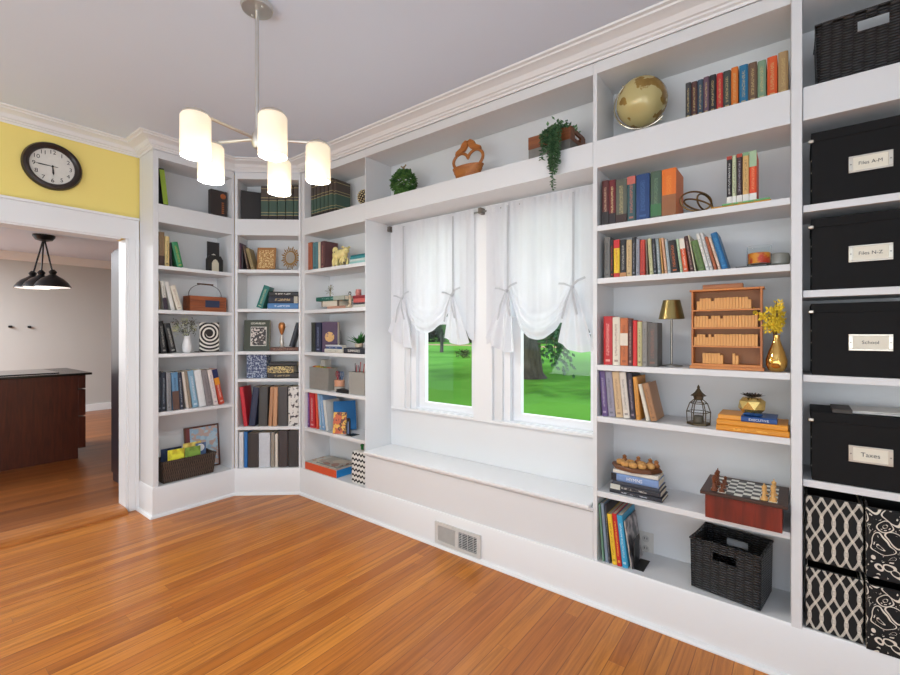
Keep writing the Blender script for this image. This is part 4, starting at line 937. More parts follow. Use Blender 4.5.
for k in range(0, 49):
    a = 2 * pi * k / 48; x = .0047 * 16 * sin(a) ** 3; z_ = .0047 * (13 * cos(a) - 5 * cos(2 * a) - 2 * cos(3 * a) - cos(4 * a)); pts.append((x, 0, .088 + z_))
MB().tube(pts[:-1], .007, 8, closed=True).build('heart_handle', HW, T, smooth=True)
for k, (r0, r1, z0, z1) in enumerate(((.052, .062, .012, .030), (.060, .069, .031, .048), (.067, .076, .049, .068))):
    n = 36; g_ = MB(); g_.rings([[(r * cos(2 * pi * i / n), .62 * r * sin(2 * pi * i / n), z_) for i in range(n)] for r, z_ in ((r0, z0), (r1, z1), (r1 - .008, z1), (r0 - .008, z0))], False, True); g_.build('bowl_ring', HW, T, smooth=True)
MB().lathe([(.05, .006), (.05, .012)], 24).build('bowl_floor', HW, T).scale = (1, .62, 1)
for s_ in (-1, 1): MB().box(.04 * s_ - .006, .04 * s_ + .006, -.02, .02, 0, .012).build('foot', HW, T)
bird = [(-.030, .0), (-.012, .010), (-.004, .026), (.008, .034), (.018, .030), (.026, .026), (.018, .022), (.016, .010), (.006, -.004), (-.008, -.008), (-.022, -.010), (-.034, -.012)]
for s_, x_ in ((-1, -.022), (1, .024)):
    MB().prism([(x_ - 1.25 * x if s_ > 0 else x_ + 1.25 * x, .158 + 1.3 * z_) for x, z_ in bird], -.007, .007).build('bird', HW, T)
T = thing('planter_box', 'wooden planter box with a grey lower half and hand hole on the ledge', 'planter', BW.loc(BW.u(528.5, .03), .028, DK))
pw = BW.u(570.5, .03) - BW.u(528.5, .03); PB = wood((146, 86, 48), (112, 62, 34), 'x', .9); ZN = mat((128, 126, 120), .5, .4, name='zinc', noise=.1)
MB().box(0, pw, 0, .01, .060, .125).build('front_board', PB, T); MB().box(0, pw, .19, .20, .060, .125).build('back_board', PB, T)
for x_ in (0, pw - .01):
    q = x_ + (.0 if x_ else 0); MB().box(x_ + .0, x_ + .01, .010, .06, .06, .13).box(x_, x_ + .01, .14, .19, .06, .13).box(x_, x_ + .01, .06, .14, .06, .082).box(x_, x_ + .01, .06, .14, .108, .13).build('end_board', PB, T)
MB().box(.001, pw - .001, .001, .199, 0, .0595).build('zinc_liner', ZN, T)
T = thing('trailing_plant', 'green trailing succulent spilling over the planter box and the ledge edge', 'plant', BW.loc(BW.u(556, .01), .04, DK + .1))
r_ = random.Random(31); m = MB(); st = MB()
for i in range(420):
    p = Vector((r_.gauss(0, .030), r_.uniform(-.02, .09), abs(r_.gauss(.012, .02)) + .005)); m.leaf(p, (r_.uniform(-1, 1), r_.uniform(-1, 1), r_.uniform(-.2, 1.2)), (0, 0, 1), .026, .016)
ends = [(-.058, -.135), (-.045, -.05), (-.03, -.10), (-.018, -.19), (-.008, -.205), (.0, -.30), (.004, -.235), (.012, -.20), (.022, -.215), (.03, -.15), (.038, -.10), (-.05, -.09), (.015, -.12), (-.012, -.14), (.0, -.17), (.028, -.18)]
for ex, ez in ends:
    y_ = -.066 - r_.uniform(0, .02); P_ = [Vector((ex * .5, .0, .03)), Vector((ex * .8, y_ * .8, .022)), Vector((ex, y_, -.01))]
    L_ = 12
    for k in range(1, L_ + 1): P_.append(Vector((ex + r_.gauss(0, .0015), y_, -.01 + (ez + .01) * k / L_)))
    st.tube(P_, .0012, 4)
    for a_, b_ in zip(P_[1:], P_[2:]):
        for q in range(max(3, int((b_ - a_).length / .0032))):
            p = a_.lerp(b_, r_.random()); an = r_.uniform(0, 2 * pi); m.leaf(p, (cos(an), sin(an) * .8, r_.uniform(-.5, .4)), (0, 0, 1), .020, .014)
m.build('foliage', tex2((48, 86, 58), (104, 146, 100), 40, 'noise', .5, .5, .15), T); st.build('stem', mat((70, 96, 60), .7), T)
# ================================================================ bookcase beside the doorway (bay BL)
def art(c1, c2, c3, sc=26): 
    t = NT('printed_picture'); tc = t.n('TexCoord').outputs['Object']
    v = t.n('TexVoronoi', {'Vector': tc, 'Scale': float(sc)}).outputs['Color']; s = t.n('SeparateXYZ', {0: v}).outputs
    n_ = t.n('TexNoise', {'Vector': tc, 'Scale': sc * .8, 'Detail': 3.0}).outputs[0]
    a = t.mix(t.math('GREATER_THAN', s[0], .55), C(c1), C(c2)); t.set('Base Color', t.mix(t.math('GREATER_THAN', t.math('MULTIPLY', s[1], n_), .33), a, C(c3))); t.set('Roughness', .4); return t.m
book(BL, DK, 163.6, 168.6, 168, (34, 36, 34), None, 'black edged lime green book leaning at the left end of the doorway bookcase ledge', None, sh=-4.5, d=.03, dep=.15, bands=((.04, .96, (150, 178, 62)),))
u0 = BL.u(211, .05); u1 = BL.u(227, .05); hh = BL.z(219, 190.5, .05) - DK
T = thing('display_book', 'dark brown box with a copper rosette medallion, right end of the doorway bookcase ledge', 'box', BL.loc(u0, .05, DK), BL.rz)
MB().box(0, u1 - u0, 0, .05, 0, hh).build('body', mat((52, 44, 42), .5), T, bevel=.002)
COP = mat((190, 112, 66), .4, .6, name='copper'); uw = u1 - u0
MB().tube([(uw * .74 + .016 * cos(a), -.002, hh * .80 + .016 * sin(a)) for a in [2 * pi * k / 20 for k in range(20)]], .0055, 8, closed=True).ball((uw * .74, -.001, hh * .80), .010, 12, (1, .5, 1)).build('medallion', COP, T, smooth=True)
for k in range(6): MB().box(uw * .66, uw * .80, -.002, 0, hh * (.16 + k * .075), hh * (.20 + k * .075)).build('strap_bead', COP, T)
G = 'books on the upper shelf of the doorway bookcase'
row(BL, 1.782, 'on the doorway bookcase upper shelf', G, [(159, 164.6, 232, (142, 116, 84), (90, 66, 44), 'tan and brown book', 0, ((0, .3, (70, 48, 38)),)), (165, 170, 236.5, (212, 188, 126), (60, 50, 36), 'cream yellow book'), (170.6, 174.6, 243, (44, 42, 46), None, 'thin black book', -1), (177.5, 183.8, 241, (50, 136, 88), (200, 180, 80), 'green and gold leaning book', -9)], d=.03, dep=.14)
T = thing('mantel_clock', 'black carved desk clock with a pale arched face before a black plaque', 'clock', BL.loc(BL.u(207.5, .04), .04, 1.7823), BL.rz)
w_ = BL.u(223, .04) - BL.u(207.5, .04); hh = BL.z(215, 255, .04) - 1.782
arc = [(0, 0), (w_, 0), (w_, hh * .72), (w_ * .86, hh * .95), (w_ * .14, hh * .95), (0, hh * .72)]
MB().prism(arc, 0, .03).build('case', mat((30, 28, 28), .4), T); q_ = [(w_ * .28, .004), (w_ * .72, .004), (w_ * .72, hh * .5), (w_ * .62, hh * .68), (w_ * .5, hh * .74), (w_ * .38, hh * .68), (w_ * .28, hh * .5)]
MB().prism(q_, -.002, .0).build('face', mat((206, 198, 176), .5), T)
h2 = BL.z(215, 242.5, .07) - 1.782
MB().box(w_ * .12, w_ * .88, .032, .044, 0, h2).build('plaque', mat((36, 34, 36), .45), T); MB().prism([(w_ * .36, hh + .002), (w_ * .64, hh + .002), (w_ * .5, hh + .012)], .028, .0318).build('gable', mat((226, 222, 210), .5), T)
G = 'leaning books beside the wooden toolbox'
row(BL, 1.466, 'beside the wooden toolbox', G, [(159, 162.4, 281, (136, 122, 92), None, 'thin olive tan book', -.5), (164.2, 170.6, 281, (218, 214, 204), (60, 40, 60), 'white book with a dark base', -5, ((0, .42, (54, 42, 58)),)), (171.4, 176.6, 281.5, (224, 220, 212), None, 'thin white book', -7), (177.4, 183.2, 285, (222, 214, 196), (160, 120, 110), 'cream leaning book', -8)], d=.03, dep=.14)
WB = wood((168, 92, 50), (120, 60, 32), 'x', .8)
u0, u1 = BL.u(190, .05), BL.u(226, .05); w_ = u1 - u0
T = thing('wooden_toolbox', 'brown slatted wooden box with a wire handle and a dark blue label plate', 'wooden box', BL.loc(u0, .045, 1.4662), BL.rz); hh = BL.z(208, 296.5, .05) - 1.466
for k in range(3): MB().box(0, w_, 0, .008, hh * k / 3 + .001, hh * (k + 1) / 3 - .001).build('front_slat', WB, T, bevel=.001)
MB().box(0, .008, .009, .12, 0, hh).box(w_ - .008, w_, .009, .12, 0, hh).box(0, w_, .121, .129, 0, hh).box(.009, w_ - .009, .009, .12, 0, .006).build('box', WB, T)
MB().box(w_ * .40, w_ * .80, -.003, -.0003, hh * .28, hh * .74).build('label_plate', mat((44, 54, 84), .5), T, bevel=.001)
hp = BL.z(208, 284, .05) - 1.466
MB().tube([(w_ * (.5 - .46 * cos(a)), .06, hh * .9 + (hp - hh * .9) * sin(a) ** .7) for a in [pi * k / 20 for k in range(21)]], .0022, 6).build('handle', mat((70, 66, 64), .4, .6), T, smooth=True)
MB().cyl((w_ * .28, .06, hp), (w_ * .72, .06, hp), .006, n=12).build('grip', wood((110, 76, 56), (86, 56, 40), 'x'), T, smooth=True)
G = 'black books by the white vase'
row(BL, 1.151, 'by the white vase', G, [(162, 169.6, 321, (30, 30, 32), (190, 186, 180), 'thick black book with white lettering', -4), (170.6, 177, 323, (26, 26, 28), (200, 196, 188), 'slimmer black leaning book', -7)], d=.03, dep=.14)
T = thing('vase', 'white porcelain vase with pale green and purple dried flowers', 'vase', BL.loc(BL.u(187.5, .05), .06, 1.1513), BL.rz); T.scale = (1.15, 1.1, 1.0); hh = BL.z(187, 336, .05) - 1.151
MB().lathe([(.020, 0), (.026, .01), (.030, hh * .35), (.024, hh * .65), (.018, hh * .85), (.022, hh), (.019, hh), (.015, hh * .86)], 28).build('vase', mat((232, 232, 232), .25), T, smooth=True, angle=60)
r_ = random.Random(41); st = MB(); f1 = MB(); f2 = MB()
for i in range(13):
    e = Vector((r_.uniform(-.075, .05), r_.uniform(-.04, .03), hh + r_.uniform(.03, .13))); st.tube([(0, 0, hh * .7), (e.x * .4, e.y * .4, hh + .03), e], .0011, 4)
    for k in range(26): (f1 if i % 2 else f2).leaf(e + Vector((r_.gauss(0, .010), r_.gauss(0, .008), r_.gauss(-.008, .016))), [r_.gauss(0, 1) for _ in range(3)], (0, 0, 1), .017, .010)
st.build('stem', mat((96, 110, 70), .7), T); f1.build('pale_bloom', mat((222, 222, 184), .7), T); f2.build('dusky_bloom', mat((112, 108, 96), .7), T)
u0, u1 = BL.u(199.8, .05), BL.u(219, .05); w_ = u1 - u0; hh = BL.z(209, 322.5, .05) - 1.158
T = thing('swirl_book', 'upright book with a black and white swirl cover on a thin dark stand', 'book', BL.loc(u0, .05, 1.1513), BL.rz)
MB().box(-.02, w_ + .02, -.02, .05, 0, .006).build('stand', mat((52, 44, 40), .5), T, bevel=.001)
t = NT('swirl_print'); tc = t.n('TexCoord').outputs['Object']; g = t.n('SeparateXYZ', {0: tc}).outputs
ax_ = t.math('SUBTRACT', g[0], w_ * .5); az_ = t.math('SUBTRACT', g[2], .006 + hh * .62); rr = t.math('SQRT', t.math('ADD', t.math('POWER', ax_, 2.0), t.math('POWER', az_, 2.0)))
th = t.math('ARCTAN2', az_, ax_); sp = t.math('FRACT', t.math('SUBTRACT', t.math('DIVIDE', rr, .027), t.math('DIVIDE', th, 2 * pi)))
mk = t.math('MAXIMUM', t.math('GREATER_THAN', sp, .48), t.math('LESS_THAN', rr, .026))
t.set('Base Color', t.mix(mk, C((236, 232, 222)), C((40, 34, 32)))); t.set('Roughness', .4)
MB().box(0, w_, 0, .012, .0062, .0062 + hh).build('cover', t.m, T); MB().box(w_, w_ + .002, .001, .011, .008, hh).build('pages', PAGE, T)
G = 'row of books over the wicker basket'
def pl(a): return 140 + a / 7.5
def py(a): return 360 + a / 7.5
row(BL, .734, 'over the wicker basket', G, [(pl(135), pl(160), py(88), (28, 34, 44), (130, 140, 150), 'thin black book'), (pl(162), pl(196), py(92), (34, 40, 56), (150, 160, 170), 'dark navy book'), (pl(205), pl(238), py(96), (142, 142, 144), (80, 80, 84), 'grey book', -1),
    (pl(249), pl(298), py(92), (96, 140, 176), (50, 50, 60), 'blue mountain-photo book', -2, ((0, .5, (100, 74, 64)),)), (pl(302), pl(346), py(92), (38, 46, 66), (190, 196, 200), 'dark blue book', -2.4), (pl(350), pl(370), py(90), (214, 204, 192), None, 'thin cream book', -5), (pl(372), pl(392), py(85), (150, 134, 116), None, 'taupe book', -5),
    (pl(398), pl(442), py(78), (132, 172, 196), (230, 236, 240), 'light blue book', -5.6), (pl(448), pl(500), py(72), (226, 228, 228), None, 'wide white book', -6), (pl(505), pl(550), py(72), (136, 130, 132), (100, 96, 100), 'warm grey book', -6.4), (pl(556), pl(594), py(72), (226, 214, 208), (150, 110, 150), 'white book with purple lettering', -7), (pl(598), pl(636), py(68), (196, 66, 40), (244, 236, 226), 'navy, yellow and red book', -8, ((.76, 1, (34, 42, 92)), (.56, .76, (230, 150, 40))))], d=.02, dep=.13)
u0, u1 = BL.u(186, .19), BL.u(220.5, .19); w_ = u1 - u0; hh = BL.z(219, 424, .19) - .2095
T = thing('framed_picture', 'wood framed picture of figures on pale blue, leaning behind the wicker basket', 'picture', BL.loc(u0, .19, .212), 0); T.rotation_euler = (radians(-6), 0, BL.rz)
FRW = wood((112, 66, 50), (84, 46, 36), 'z')
MB().box(0, w_, 0, .014, 0, .012).box(0, w_, 0, .014, hh - .012, hh).box(0, .012, 0, .014, .012, hh - .012).box(w_ - .012, w_, 0, .014, .012, hh - .012).build('frame', FRW, T)
MB().box(.012, w_ - .012, .004, .008, .012, hh - .012).build('print', art((156, 186, 206), (180, 202, 214), (196, 170, 160), 34), T)
MB().box(.012, .04, .002, .004, .012, hh - .012).build('side_strip', mat((126, 60, 62), .5), T)
u0, u1 = BL.u(163, .015), BL.u(214.5, .015); w_ = u1 - u0
RT_ = weave('brown_rattan', (30, 20, 15), (150, 118, 92), .007, .05)
basket('wicker_basket', 'dark brown rattan basket of magazines on the bottom shelf beside the doorway', BL.loc((u0 + u1) / 2, .015 + .075, .2135), BL.rz, w_ - .01, .135, .155, .014, RT_, None, th=.006)
cB = BL.loc(u0, .0, .2205)
for nm, ua, ub, dd, hz, col_, lab in (('magazine', .045, .155, .055, .218, (206, 190, 52), 'yellow and green magazine standing at the front left of the rattan basket'), ('magazine', .165, .275, .062, .212, (112, 142, 58), 'green magazine standing at the front right of the rattan basket'),
        ('magazine', .17, .30, .11, .235, (214, 178, 90), 'tan topped magazine at the back right of the rattan basket'), ('magazine', .02, .16, .11, .222, (36, 48, 74), 'dark blue magazine at the back left of the rattan basket'), ('magazine', .25, .325, .085, .225, (60, 84, 120), 'blue booklet with a white round emblem in the rattan basket')):
    T = thing(nm, lab, 'magazine', BL.loc(u0 + ua, dd, .2205), BL.rz, 'magazines in the rattan basket'); MB().box(0, ub - ua, 0, .004, 0, hz).build('cover', tex2(col_, tuple(min(255, int(c * 1.25 + 12)) for c in col_), 16, 'noise', .4, .5, .08), T)
    MB().box(.001, ub - ua - .001, .0042, .007, 0, hz - .001).build('pages', PAGE, T)
    if 'emblem' in lab: MB().cyl((.035, -.0005, hz - .035), (.035, -.002, hz - .035), .028, n=24).build('emblem', mat((226, 230, 234), .4), T)

# ================================================================ corner bookcase (bay BA)
GRN = NT('encyclopedia_cloth'); g = GRN.n('SeparateXYZ', {0: GRN.n('TexCoord').outputs['Generated']}).outputs
z_ = g[2]; a = GRN.mix(GRN.math('GREATER_THAN', z_, .58), C((64, 88, 76)), C((76, 66, 60))); a = GRN.mix(GRN.math('LESS_THAN', z_, .16), a, C((44, 38, 38)))
ln = None
for v in (.16, .24, .58, .66, .92):
    q = GRN.math('LESS_THAN', GRN.math('ABSOLUTE', GRN.math('SUBTRACT', z_, v)), .008); ln = q if ln is None else GRN.math('MAXIMUM', ln, q)
GRN.set('Base Color', GRN.mix(ln, a, C((170, 156, 110)))); GRN.set('Roughness', .5)
def volumes(bay, pxs, tops, d, place, dep=.14):
    for i in range(len(pxs) - 1):
        T = book(bay, DK, pxs[i] + .3, pxs[i + 1] - .3, tops[i], (80, 80, 80), None, 'green and brown encyclopedia volume, %s from the left %s' % (ORD[i], place), 'matching encyclopedia volumes on the top ledges', 0, d, dep)
        T.children[0].data.materials.clear(); T.children[0].data.materials.append(GRN.m)
T = thing('album', 'large flat black album turned at an angle on the corner top ledge', 'album', BA.loc(A0 + .013, .035, DK + .0003), BA.rz + radians(24))
MB().box(0, .165, 0, .022, 0, BA.z(250, 191, .05) - DK).build('cover', mat((40, 38, 38), .55), T, bevel=.002); MB().box(.165, .1652, .004, .018, .004, .2).build('pages', PAGE, T)
volumes(BA, [260.5, 268.6, 277.1, 285.4, 293.2, 298.5], [186, 186, 185.5, 185, 185], .055, 'on the corner top ledge', .12)
G = 'thin books beside the golden plaque'
row(BA, 1.813, 'beside the golden plaque', G, [(238.3, 240.8, 243, (96, 62, 82), (200, 160, 160), 'thin plum book'), (241.3, 243.8, 249, (50, 44, 50), None, 'thin black book'), (247, 250.2, 246, (96, 74, 60), (190, 170, 140), 'thin brown book', -4.5), (251, 254.6, 248, (146, 128, 84), (60, 50, 40), 'olive gold leaning book', -6)], d=.03, dep=.11)
u0, u1 = BA.u(256.5, .06), BA.u(275, .06); w_ = u1 - u0; hh = BA.z(266, 247.3, .06) - 1.813
T = thing('plaque', 'square golden brown plaque covered with pale lettering shapes', 'plaque', BA.loc(u0, .06, 1.8150), 0); T.rotation_euler = (radians(-7), 0, BA.rz)
MB().box(0, w_, 0, .010, 0, hh).build('board', wood((176, 124, 66), (146, 96, 48), 'x'), T, bevel=.001)
MB().box(w_ * .1, w_ * .9, -.0012, -.0002, hh * .1, hh * .9).build('lettering', tex2((170, 118, 62), (226, 196, 140), 75, 'noise', .5, .52, .04, (1, 1, 1.4)), T)
T = thing('sunburst_mirror', 'small round mirror in a gold sunburst frame leaning in the corner bookcase', 'mirror', BA.loc(BA.u(289.8, .04), .045, 1.8150), 0); T.rotation_euler = (radians(-8), 0, BA.rz); T.scale = (.92, 1.2, 1.22)
OG = mat((164, 128, 74), .45, .55, name='old_gold', noise=.15); R_ = .067; cz = .085
mb = MB(); mb.lathe([(.040, -.004), (.040, .006)], 32); mb.bm.transform(Matrix.Translation((0, 0, cz)) @ Matrix.Rotation(pi / 2, 4, 'X')); mb.build('glass', mat((190, 186, 176), .08, .9, name='mirror', noise=0), T)
MB().tube([(.044 * cos(a), 0, cz + .044 * sin(a)) for a in [2 * pi * k / 32 for k in range(32)]], .006, 8, closed=True).build('ring', OG, T, smooth=True)
for k in range(24):
    a = 2 * pi * k / 24; L_ = .082 if k % 2 else .070; MB().leaf((.048 * cos(a), -.002, cz + .048 * sin(a)), (cos(a), -.05, sin(a)), (0, 1, 0), L_ - .046, .013).cyl((.046 * cos(a), .002, cz + .046 * sin(a)), (L_ * cos(a), 0, cz + L_ * sin(a)), .005, .0025, 6).build('ray', OG, T)
T = MB().box(0, BA.u(290, .015) - BA.u(269, .015), 0, .03, 0, .007).build('pen_case', mat((44, 36, 34), .5), None, loc=BA.loc(BA.u(269, .012), .012, 1.8132), rz=BA.rz, bevel=.001); tag(T, 'long thin dark case lying before the sunburst mirror', 'case')
# second shelf: teal leaning book and lying stack
z = 1.496; S = 'lying books in the corner bookcase'
z = flat_book(BA, z, 267.5, 298.4, .050 * .92, (74, 124, 176), (200, 216, 236), 'thick sky blue book at the bottom of the corner stack', S, d=.02, dep=.12)
z = flat_book(BA, z, 268.5, 298, .062 * .92, (30, 34, 50), (190, 160, 110), 'thick black navy book in the middle of the corner stack', S, d=.022, dep=.12, bands=((.86, .99, (176, 168, 150)),))
z = flat_book(BA, z, 269, 298.3, .040 * .92, (40, 42, 44), (214, 208, 196), 'dark book with grey lettering on top of the corner stack', S, d=.02, dep=.12)
book(BA, 1.496, 255.4, 262, 285, (22, 112, 104), (190, 200, 160), 'teal green book leaning against the lying stack in the corner bookcase', None, sh=8.5, d=.03, dep=.11)
# third shelf
u0, u1 = BA.u(243.5, .035), BA.u(269.2, .035); w_ = u1 - u0; hh = BA.z(256, 320.3, .035) - 1.152
T = thing('photo_book', 'dark green book with a framed interior photograph on its cover, standing upright', 'book', BA.loc(u0, .035, 1.1545), 0); T.rotation_euler = (radians(-4), 0, BA.rz)
MB().box(0, w_, 0, .003, 0, hh).box(0, w_, .022, .025, 0, hh).box(0, .004, .003, .022, 0, hh).build('cover', mat((58, 64, 50), .5), T); MB().box(.004, w_ - .002, .0032, .0218, .002, hh - .002).build('pages', PAGE, T)
MB().box(w_ * .26, w_ * .88, -.0008, -.0001, hh * .16, hh * .78).build('photo_border', mat((212, 208, 200), .5), T); MB().box(w_ * .28, w_ * .86, -.0014, -.0009, hh * .18, hh * .76).build('photo', art((70, 58, 52), (44, 38, 40), (206, 196, 186), 75), T)
MB().box(w_ * .26, w_ * .82, -.0012, -.0001, hh * .86, hh * .92).build('title_strip', tex2((58, 64, 50), (210, 206, 192), 160, 'noise', .5, .5, .05), T)
T = thing('game_box', 'long flat brown box lying under the hourglass in the corner bookcase', 'box', BA.loc(BA.u(270.2, .03), .03, 1.1522), BA.rz)
MB().box(0, BA.u(298.0, .03) - BA.u(270.2, .03), 0, .10, 0, .030).build('box', tex2((84, 54, 48), (110, 72, 58), 40, 'noise'), T, bevel=.001); MB().box(.02, .20, -.001, -.0001, .008, .022).build('label_strip', tex2((84, 54, 48), (150, 110, 90), 120, 'noise', .5, .5, .05), T)
T = thing('trophy_cup', 'small glass ornament with a copper balloon top on the flat brown box', 'ornament', BA.loc(BA.u(281.5, .05), .06, 1.1828), BA.rz); hh = BA.z(281, 322.5, .05) - 1.183
MB().lathe([(.022, 0), (.024, .006), (.012, .012), (.018, .03), (.010, hh * .45), (.006, hh * .5)], 20).build('base', mat((206, 200, 190), .15, .3, name='cut_glass'), T, smooth=True)
MB().lathe([(.006, hh * .5), (.016, hh * .6), (.028, hh * .80), (.027, hh * .92), (.016, hh)], 20).build('balloon', mat((184, 124, 72), .35, .5, name='copper_balloon'), T, smooth=True)
G = 'dark leaning books on the brown box'
row(BA, 1.1828, 'on the brown box', G, [(288.5, 292.5, 322.5, (32, 36, 46), None, 'thin black leaning book', 7.5), (293.2, 297.9, 325, (38, 54, 64), None, 'dark teal leaning book', 4.6)][:1], d=.04, dep=.08)
# fourth shelf
u0, u1 = BA.u(246.5, .04), BA.u(266.5, .04); hh = BA.z(256, 354.5, .04) - .931
T = thing('speckled_box', 'upright box covered in blue and white speckled paper', 'box', BA.loc(u0, .04, .9312), BA.rz); MB().box(0, u1 - u0, 0, .1, 0, hh).build('box', tex2((52, 66, 104), (176, 186, 200), 70, 'noise', .5, .53, .04), T, bevel=.001); MB().box(-.0006, .003, -.0006, .1, 0, hh + .0005).build('spine', mat((40, 52, 80), .5), T)
S = 'ornate dark volumes on the fourth shelf of the corner bookcase'; z = .931
z = flat_book(BA, z, 267.5, 298.2, .042, (42, 38, 34), (170, 150, 110), 'dark brown book lying beneath the gilt patterned book', S, d=.02, dep=.12)
z = flat_book(BA, z, 267, 294, .056, (56, 46, 34), None, 'black book with a gilt patterned spine', S, d=.018, dep=.12, bands=((.02, .98, (168, 144, 84)),))
T_ = bpy.data.objects['spine_band.%03d' % (len([o for o in bpy.data.objects if o.name.startswith('spine_band')]) - 1)]; T_.data.materials[0] = tex2((54, 42, 30), (206, 182, 116), 110, 'noise', .4, .5, .05)
z = flat_book(BA, z, 269, 297, .032, (34, 32, 32), None, 'plain black book lying on top of the gilt patterned book', S, d=.03, dep=.11)
# binders
G = 'ring binders on the fifth shelf of the corner bookcase'
def binder(bay, z, pl_, pr_, top, col_, label, group, sh=0, d=.015, dep=.16, pattern=None, u=None):
    T = book(bay, z, pl_, pr_, top, col_, None, label, group, sh, d, dep, name='ring_binder', cat='binder', u=u)
    if pattern: T.children[0].data.materials.clear(); T.children[0].data.materials.append(pattern)
    return T
def bx(a): return 220 + a / 7.5
UB = fan(BA, .543, [(bx(a), bx(b), 387, 0, 0, 0, s_) for a, b, s_ in ((178, 206, -4.6), (212, 268, 4.5), (288, 352, .8), (362, 390, 2), (394, 424, 1.2), (434, 505, 0), (512, 588, 0))], .015)
binder(BA, .543, bx(178), bx(206), 370 + 135 / 7.5, (196, 34, 50), 'red binder leaning at the far left among the upper binders', G, sh=-4.6, u=UB[0])
binder(BA, .543, bx(212), bx(268), 370 + 160 / 7.5, (36, 44, 72), 'navy binder with a white spine label among the upper binders', G, sh=4.5, u=UB[1])
binder(BA, .543, bx(288), bx(352), 370 + 152 / 7.5, (70, 68, 66), 'dark grey binder beside the tan folders', G, sh=.8, u=UB[2])
binder(BA, .543, bx(362), bx(390), 370 + 165 / 7.5, (186, 136, 100), 'tan paper folder, first of the two thin ones between grey binders', G, sh=2, u=UB[3])
binder(BA, .543, bx(394), bx(424), 370 + 165 / 7.5, (200, 150, 112), 'tan paper folder, second of the two thin ones between grey binders', G, sh=1.2, u=UB[4])
binder(BA, .543, bx(434), bx(505), 370 + 150 / 7.5, (74, 70, 70), 'dark grey binder beside the patterned white one', G, u=UB[5])
binder(BA, .543, bx(512), bx(588), 370 + 150 / 7.5, (214, 210, 206), 'white binder with dark swirls and a blue corner', G, pattern=tex2((222, 218, 212), (60, 54, 56), 34, 'noise', .5, .56, .03), u=UB[6])
G = 'white, blue and black binders on the bottom shelf of the corner bookcase'
def by(a): return 420 + a / 7.5
binder(BA, .2095, bx(142), bx(174), by(92), (222, 224, 226), 'white binder at the far left of the bottom binders', G)
binder(BA, .2095, bx(180), bx(204), by(90), (44, 116, 186), 'bright blue binder on the bottom shelf', G)
binder(BA, .2095, bx(208), bx(284), by(100), (60, 54, 52), 'black ribbed binder between the blue and pale grey ones', G)
binder(BA, .2095, bx(290), bx(374), by(96), (206, 210, 216), 'wide pale grey binder on the bottom shelf', G)
binder(BA, .2095, bx(380), bx(408), by(95), (150, 142, 130), 'taupe folder stuffed with papers', G)
binder(BA, .2095, bx(412), bx(432), by(105), (226, 220, 208), 'thin cream folder beside the black binders', G)
binder(BA, .2095, bx(438), bx(506), by(82), (66, 58, 58), 'black binder, left one of the last pair', G)
binder(BA, .2095, bx(512), bx(584), by(82), (60, 56, 56), 'black binder, right one of the last pair', G)

# ================================================================ bookcase between corner and window (bay BW, left)
def ux(a): return 290 + a / 7.5
volumes(BW, [310.4, 313.3, 316.2, 320.1, 324, 328.1, 332.6], [185, 184, 182.5, 181, 180, 178.5], .05, 'on the ledge before the topiary', .14)
T = thing('encyclopedia_volume', 'large green and brown encyclopedia volume showing its front cover beside the woven ball', 'book', BW.loc(BW.u(333.4, .05), .05, DK + .0003), 0, 'matching encyclopedia volumes on the top ledges')
hh = BW.z(340, 178, .05) - DK; MB().box(0, .032, 0, .14, 0, hh).build('cover', GRN.m, T, bevel=.002); MB().box(.002, .030, .14, .142, .003, hh - .003).build('pages', PAGE, T)
T = thing('woven_ball', 'round woven ball with pale knobs on dark ground beside the encyclopedias', 'ornament', BW.loc(U1 - .067, .064, DK + .0065)); mb = MB(); Rb = .056
MB().ball((0, 0, Rb), Rb, 24).build('core', mat((58, 46, 38), .8), T, smooth=True)
for i in range(120):
    y_ = 1 - 2 * (i + .5) / 120; a = i * 2.39996; r0 = sqrt(1 - y_ * y_); mb.ball((Rb * r0 * cos(a), Rb * r0 * sin(a), Rb + Rb * y_), .0052, 6)
o = mb.build('knobs', mat((206, 188, 140), .6), T, smooth=True); o['kind'] = 'stuff'
# upper shelf
G = 'books beside the animal figurines'
row(BW, 1.803, 'beside the animal figurines', G, [(ux(128), ux(164), 220 + 170 / 7.5, (168, 92, 62), (100, 50, 40), 'rust orange book'), (ux(168), ux(206), 220 + 168 / 7.5, (84, 128, 136), (50, 60, 80), 'teal and grey book'), (ux(209), ux(224), 220 + 168 / 7.5, (222, 212, 186), None, 'thin cream book'), (ux(227), ux(258), 220 + 160 / 7.5, (96, 60, 62), (190, 130, 120), 'dark red brown book')], d=.03, dep=.13)
def blobs(name, parts, m_, T, n=14):
    mb = MB()
    for (c_, r, s_) in parts: mb.ball(c_, r, n, s_)
    return mb.build(name, m_, T, smooth=True)
SPOT = tex2((226, 210, 142), (70, 60, 52), 26, 'noise', .3, .64, .02)
T = thing('cow_figurine', 'cream yellow ceramic cow figurine with dark spots on the upper shelf', 'figurine', BW.loc(BW.u(339, .035), .05, 1.810)); T.scale = (1.35, 1.3, 1.4)
blobs('body', [((-.028, 0, .058), .034, (1, .8, .95)), ((.012, 0, .060), .033, (1.25, .8, .9)), ((.052, -.004, .078), .020, (1, .9, .9)), ((.066, -.008, .070), .012, (1, .9, .8)), ((-.046, 0, .088), .020, (1, .8, 1)), ((-.042, -.016, .022), .013, (.8, .8, 1.9)), ((-.016, -.016, .020), .012, (.8, .8, 1.8)), ((.020, -.014, .020), .012, (.8, .8, 1.8)), ((.040, -.012, .022), .012, (.8, .8, 1.8)), ((.040, .014, .022), .012, (.8, .8, 1.8)), ((-.042, .016, .022), .013, (.8, .8, 1.9))], SPOT, T)
